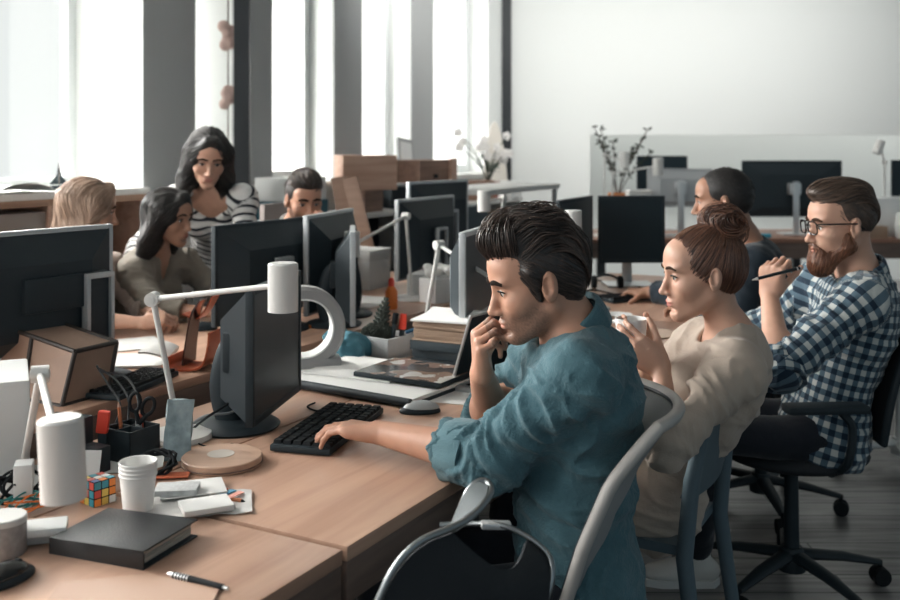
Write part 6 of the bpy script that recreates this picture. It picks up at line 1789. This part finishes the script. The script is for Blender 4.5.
# cup and pen in hands
cp = thing('coffee_cup', 'white china cup held in both hands by the woman in beige', 'cup', W(631, 351, 2.575), 0)
MB().lathe([(0, 0), (0.026, 0), (0.030, 0.006), (0.038, 0.040), (0.041, 0.085), (0.0385, 0.085), (0.0355, 0.040), (0.026, 0.009), (0, 0.008)], (0, 0, 0), 40).build('bowl', mat('white_china', (0.80, 0.79, 0.77), 0.2), cp)
MB().tube(bez([(-0.034, 0.018, 0.072), (-0.056, 0.030, 0.070), (-0.060, 0.032, 0.040), (-0.032, 0.017, 0.024)], 16), 0.0048, 8).build('handle', mat('white_china', (0.8, 0.79, 0.77), 0.2), cp)
MB().lathe([(0, 0.066), (0.0375, 0.066)], (0, 0, 0), 32).build('coffee', mat('coffee', (0.03, 0.015, 0.008), 0.1), cp)
bp_ = thing('ballpoint_pen', 'dark pen held in the fist of the bearded man', 'pen', (0, 0, 0), 0)
a, b = Vector(W(752, 280, 3.03)), Vector(W(800, 268, 3.03)); bp_.location = a; dv = b - a
MB().cyl(dv * 0.12, dv, 0.0052, None, 12).build('barrel', M_black_gloss, bp_); MB().cyl(dv * 0, dv * 0.12, 0.0012, 0.005, 12).build('tip', M_alu, bp_); MB().cyl(dv * 0.93, dv * 1.02, 0.0056, 0.004, 12).build('cap', M_alu, bp_)

# ---------------------------------------------------------------- along the window wall
cb = thing('open_shelf', 'low wooden open shelf with a pale top under the near window', 'shelf', D(0.75, 2.89, 0), Rd)
MB().box((0, 0, 1.222), (2.92, 0.34, 0.03), bev=0.003).build('top_board', M_white, cb)
MB().box((0, -0.155, 1.192), (2.92, 0.02, 0.03)).build('top_edge', M_oak, cb)
MB().box((0, 0.155, 0.60), (2.90, 0.015, 1.18)).build('back_board', mat_wood('dark_oak', (0.12, 0.07, 0.05), (0.2, 0.12, 0.085), 0.6, 4.0), cb)
for i in range(6): MB().box((-1.44 + i * 0.576, -0.005, 0.60), (0.022, 0.32, 1.18)).build('divider', M_pink_wood, cb)
for z in (0.06, 0.45, 0.84): MB().box((0, -0.005, z), (2.90, 0.31, 0.02)).build('shelf_board', M_oak, cb)
boxy('storage_box', 'grey metal box with two knobs in the wooden shelf behind the blonde woman', 'box', D(1.39, 2.87, 0.851), (0.44, 0.26, 0.30), Rd, mat('grey_brown_metal', (0.22, 0.19, 0.175), 0.5))
for i, (u, lab, w, h) in enumerate(((0.95, 'white papers heaped on the shelf at the left edge', 0.30, 0.05), (1.50, 'white open brochure drooping on the shelf behind the blonde head', 0.34, 0.04))):
    p_ = D(u, 2.86, 1.238); rows = []
    mb = MB()
    for k in range(13): rows.append([((k / 12 - .5) * w, (j / 5 - .5) * 0.22, h * abs(math.sin(math.pi * k / 12)) ** 0.7 * (0.6 + 0.4 * math.cos(j))+ 0.004) for j in range(6)])
    mb.sheet(rows, 0.004); tag(mb.build('brochure', M_paper, loc=p_, rot=(0, 0, Rd + 0.1)), lab, 'papers')
for i, (u, v_, lab, col) in enumerate(((1.25, 2.98, 'small pale figurine on the window shelf, left of the sailboat', (0.62, 0.58, 0.52)), (1.42, 3.0, 'tan carved ornament on the window shelf beside the sailboat', (0.6, 0.42, 0.30)))):
    t = thing('figurine', lab, 'ornament', D(u, v_, 1.238), 0.4 * i); MB().lathe([(0, 0), (0.035, 0), (0.028, 0.02), (0.018, 0.07), (0.024, 0.10), (0.010, 0.14), (0, 0.15)], (0, 0, 0), 14).build('body', mat('ornament_%d' % i, col, 0.6), t); MB().lathe([(0, 0.15), (0.014, 0.158), (0.016, 0.172), (0, 0.188)], (0, 0, 0), 12).build('head', mat('ornament_%d' % i, col, 0.6), t)
sb_ = thing('model_sailboat', 'small dark model sailboat on the window shelf', 'model boat', D(1.85, 2.95, 1.238), Rd - 0.9); sb_.scale = (0.58, 0.58, 0.58)
MB().prism([(-0.07, 0), (-0.05, -0.02), (0.05, -0.02), (0.085, 0), (0.05, 0.02), (-0.05, 0.02)], 0.0, 0.03).build('hull', M_black, sb_)
MB().cyl((0, 0, 0.03), (0, 0, 0.22), 0.003, None, 8).build('mast', M_edge, sb_)
M_sail = mat('dark_sail', (0.02, 0.035, 0.042), 0.7)
MB().sheet([[(-0.004, 0, 0.04), (-0.004, 0, 0.21)], [(-0.035, 0.010, 0.04), (-0.020, 0.006, 0.12)], [(-0.075, 0.004, 0.042), (-0.070, 0.003, 0.05)]], 0.003).build('main_sail', M_sail, sb_)
MB().sheet([[(0.004, 0, 0.04), (0.004, 0, 0.19)], [(0.035, 0.008, 0.04), (0.022, 0.004, 0.11)], [(0.078, 0, 0.036), (0.072, 0, 0.046)]], 0.003).build('jib', M_sail, sb_)
# garland in the second window
ga = thing('garland', 'pink pompom garland hanging in the narrow window behind the standing woman', 'garland', D(3.13, 3.02, 1.3), 0)
MB().cyl((0, 0, -0.05), (0, 0, 1.8), 0.004, None, 6).build('string', M_edge, ga)
random.seed(4)
for z in (0.05, 0.42, 0.80, 1.18, 1.52):
    f = Sdf()
    for k in range(7): f.sph((random.uniform(-.025, .025), random.uniform(-.025, .025), z + random.uniform(-.06, .06)), random.uniform(.025, .04), 0.012)
    p, q = sdf_mesh(f, 0.009, 8); mesh_obj('pompom', p, q, mat('dusty_pink', (0.58, 0.42, 0.37), 0.9), ga)
# second stretch: low white shelf with boxes
sb2 = thing('sideboard', 'long white sideboard under the far windows', 'sideboard', D(4.75, 2.82, 0), Rd)
MB().box((0, 0, 0.985), (3.4, 0.42, 0.03), bev=0.003).build('top', M_white, sb2)
MB().box((0, 0.18, 0.49), (3.36, 0.02, 0.97)).build('back', M_dark_steel, sb2)
for i in range(5): MB().box((-1.68 + i * 0.84, 0, 0.49), (0.03, 0.38, 0.97)).build('upright', M_white, sb2)
for z in (0.10, 0.54): MB().box((0, -0.01, z), (3.34, 0.36, 0.02)).build('shelf_board', M_dark_steel, sb2)
ST = 1.001
boxy('storage_box', 'teal box on the white sideboard beside the dark column', 'box', D(3.45, 2.80, ST), (0.42, 0.26, 0.11), Rd, mat('teal_card', (0.02, 0.10, 0.14), 0.7))
wb = boxy('storage_box', 'white box with orange stripes on top of the teal box', 'box', D(3.45, 2.80, ST + 0.111), (0.40, 0.24, 0.14), Rd, M_white_pl)
for x in (-0.09, 0.09): MB().box((x, -0.121, 0.07), (0.02, 0.003, 0.13)).build('stripe', mat('stripe_orange', (0.6, 0.2, 0.1), 0.6), wb)
boxy('panel_board', 'grey-pink board standing in front of the dark column', 'board', D(2.98, 2.50, 0), (0.42, 0.03, 1.13), Rd + 0.15, mat('grey_pink_board', (0.36, 0.31, 0.29), 0.8))
boxy('wooden_box', 'small pine box under the big pale box on the sideboard', 'box', D(4.16, 2.76, ST), (0.26, 0.20, 0.15), Rd + .1, M_brown_wood)
boxy('wooden_box', 'big pale pine box on top of the small one on the sideboard', 'box', D(4.18, 2.74, ST + 0.151), (0.37, 0.28, 0.23), Rd - 0.75, M_pink_wood)
cr = thing('wooden_crate', 'brown wooden crate behind the printer on the sideboard', 'crate', D(4.95, 2.74, ST), Rd - 0.1)
MB().box((0, 0, 0.17), (0.44, 0.26, 0.34)).build('body', M_brown_wood, cr); MB().box((0.19, -0.14, 0.17), (0.08, 0.02, 0.36)).build('batten', M_pink_wood, cr); MB().box((-0.02, -0.132, 0.22), (0.05, 0.006, 0.03)).build('handle_slot', M_rubber, cr)
pr = thing('printer', 'black printer with a grey front on the white sideboard', 'printer', D(4.70, 2.72, ST), Rd - 0.55)
MB().box((0, 0, 0.08), (0.38, 0.24, 0.16), bev=0.012).build('body', M_black, pr); MB().box((0, 0, 0.165), (0.36, 0.23, 0.02), bev=0.006).build('lid', M_silver, pr); MB().box((0.02, -0.125, 0.06), (0.30, 0.02, 0.04)).build('tray', M_rubber, pr); MB().box((0.15, -0.123, 0.11), (0.06, 0.006, 0.06)).build('control_panel', M_silver, pr)
fr = thing('photo_frame', 'grey framed card leaning in the far window above the crate', 'frame', D(5.16, 3.02, 1.201), Rd - 0.2)
R = Euler((-0.22, 0.15, 0)).to_matrix(); MB().box((0, 0, 0.15), (0.17, 0.02, 0.30), rot=R).build('frame', mat('mid_grey', (0.30, 0.31, 0.31), 0.6), fr); MB().box((0, -0.011, 0.15), (0.13, 0.004, 0.25), rot=R).build('card', M_white_pl, fr)
for i, (a, b, lab) in enumerate(((W(338, 177, 5.80), W(352, 262, 5.76), 'short leaning wooden board left of its longer twin'), (W(350, 178, 5.72), W(372, 268, 5.68), 'long wooden board leaning before the sideboard'))):
    a, b = Vector(a), Vector(b); d = (a - b).normalized(); L0 = b + d * (-(b.z - 0.03) / d.z); M = frame_to(d, (0, 1, 0.2))
    ln = (a - L0).length
    tag(MB().box(L0 + d * ln / 2, (0.085, 0.024, ln), rot=M, bev=0.002).build('wooden_board', M_pink_wood if False else mat_wood('tan_board', (0.26, 0.16, 0.115), (0.36, 0.23, 0.17), 0.6, 4.0)), lab, 'board')
boxy('wooden_box', 'long low wooden box at the right end of the sideboard', 'box', D(5.75, 2.80, ST), (0.40, 0.22, 0.16), Rd - .5, M_brown_wood)
wr = thing('white_rack', 'white tubular rack standing beyond the silver-rimmed monitors', 'rack', D(4.55, 1.95, 0), Rd)
for (x, y) in ((-0.55, -0.2), (0.55, -0.2), (-0.55, 0.2), (0.55, 0.2)): MB().cyl((x, y, 0), (x, y, 1.15), 0.018, None, 12).build('post', M_white, wr)
MB().box((0, 0, 1.16), (1.16, 0.46, 0.035), bev=0.006).build('top', M_white, wr); MB().box((0, 0, 0.70), (1.10, 0.42, 0.02)).build('shelf_board', M_dark_steel, wr)
for i, (x, lab, m) in enumerate(((-0.36, 'dark folders standing on the white rack, left group', M_black), (-0.05, 'brown folders standing on the white rack, middle group', M_kraft), (0.30, 'pinkish folders standing on the white rack, right group', M_pink_wood))):
    p_ = D(4.55, 1.95, 0) + UU * x
    for k in range(3):
        boxy('file_folder', lab, 'folder', (p_.x + UX * k * 0.055, p_.y + UY * k * 0.055, 0.711), (0.045, 0.24, 0.30), Rd, m, bev=0.002, group=lab)
fp = thing('flowering_plant', 'white flowering plant in a small reddish pot at the far windows', 'plant', D(6.15, 2.80, 1.0), 0)
MB().lathe([(0, 0), (0.08, 0), (0.10, 0.14), (0.09, 0.14), (0.08, 0.12), (0, 0.12)], (0, 0, 0), 20).build('pot', mat('red_clay', (0.30, 0.10, 0.07), 0.8), fp)
random.seed(31); st = MB(); fl_ = MB(); lf_ = MB()
for i in range(16):
    a = random.uniform(0, 6.28); r = random.uniform(0.05, 0.28); h = random.uniform(0.20, 0.48)
    pts = bez([(0, 0, 0.12), (r * .4 * math.cos(a), r * .4 * math.sin(a), 0.12 + h * .6), (r * math.cos(a), r * math.sin(a), 0.12 + h)], 6); st.tube(pts, 0.004, 5)
    e = pts[-1]; fl_ = MB()
    for k in range(5):
        b = 2 * math.pi * k / 5; d = Vector((math.cos(b), 0.3 * math.sin(b), math.sin(b))) * 0.042; n = d.cross(Vector((0, 1, 0))).normalized() * 0.020
        fl_.sheet([[e, e + n * .1], [e + d * .6 - n, e + d * .6 + n], [e + d, e + d + n * .1]], 0.002)
    fl_.lathe([(0, -0.008), (0.009, 0), (0, 0.008)], e, 8)
    fl_.build('flower', mat('white_petal', (0.72, 0.70, 0.68), 0.7), fp, smooth=False)
    for k in range(2):
        p_ = pts[2 + k]; d = Vector((random.uniform(-1, 1), random.uniform(-1, 1), random.uniform(-.2, .5))).normalized() * 0.09; n = d.cross(Vector((0, 0, 1))).normalized() * 0.022
        lf_.sheet([[p_, p_ + n * .1], [p_ + d * .5 - n, p_ + d * .5 + n], [p_ + d, p_ + d + n * .1]], 0.002)
st.build('stems', M_leaf, fp); lf_.build('leaves', mat('grey_leaf', (0.10, 0.13, 0.11), 0.7), fp, smooth=False)
boxy('white_box', 'white carton beside the flowering plant', 'box', D(6.30, 2.70, 1.0), (0.20, 0.20, 0.14), Rd, M_white_pl)
sbd = MB(); out = []
for i in range(24):
    a = 2 * math.pi * i / 24; out.append((0.115 * math.cos(a) * (1 if math.sin(a) < 0 else 0.85 + 0.15 * abs(math.cos(a))), 0.82 * math.sin(a)))
a_, b_ = D(6.55, 2.95, 0), D(6.55, 2.95, 0)
M = Matrix.Translation(Vector((a_.x + .02, a_.y - 0.12, 0.845))) @ Euler((math.pi / 2 - 0.10, 0, 0.15), 'XYZ').to_matrix().to_4x4()
sbd.prism(out, -0.015, 0.015, M); tag(sbd.build('surfboard', mat('cream_board', (0.66, 0.62, 0.56), 0.5), smooth=False), 'pale oval board leaning in the far window corner', 'board')

for o in [q for q in COL.objects if q.parent is None and q.get('category') is None and q.get('kind') is None and q.type == 'MESH']:
    print('UNTAGGED', o.name)
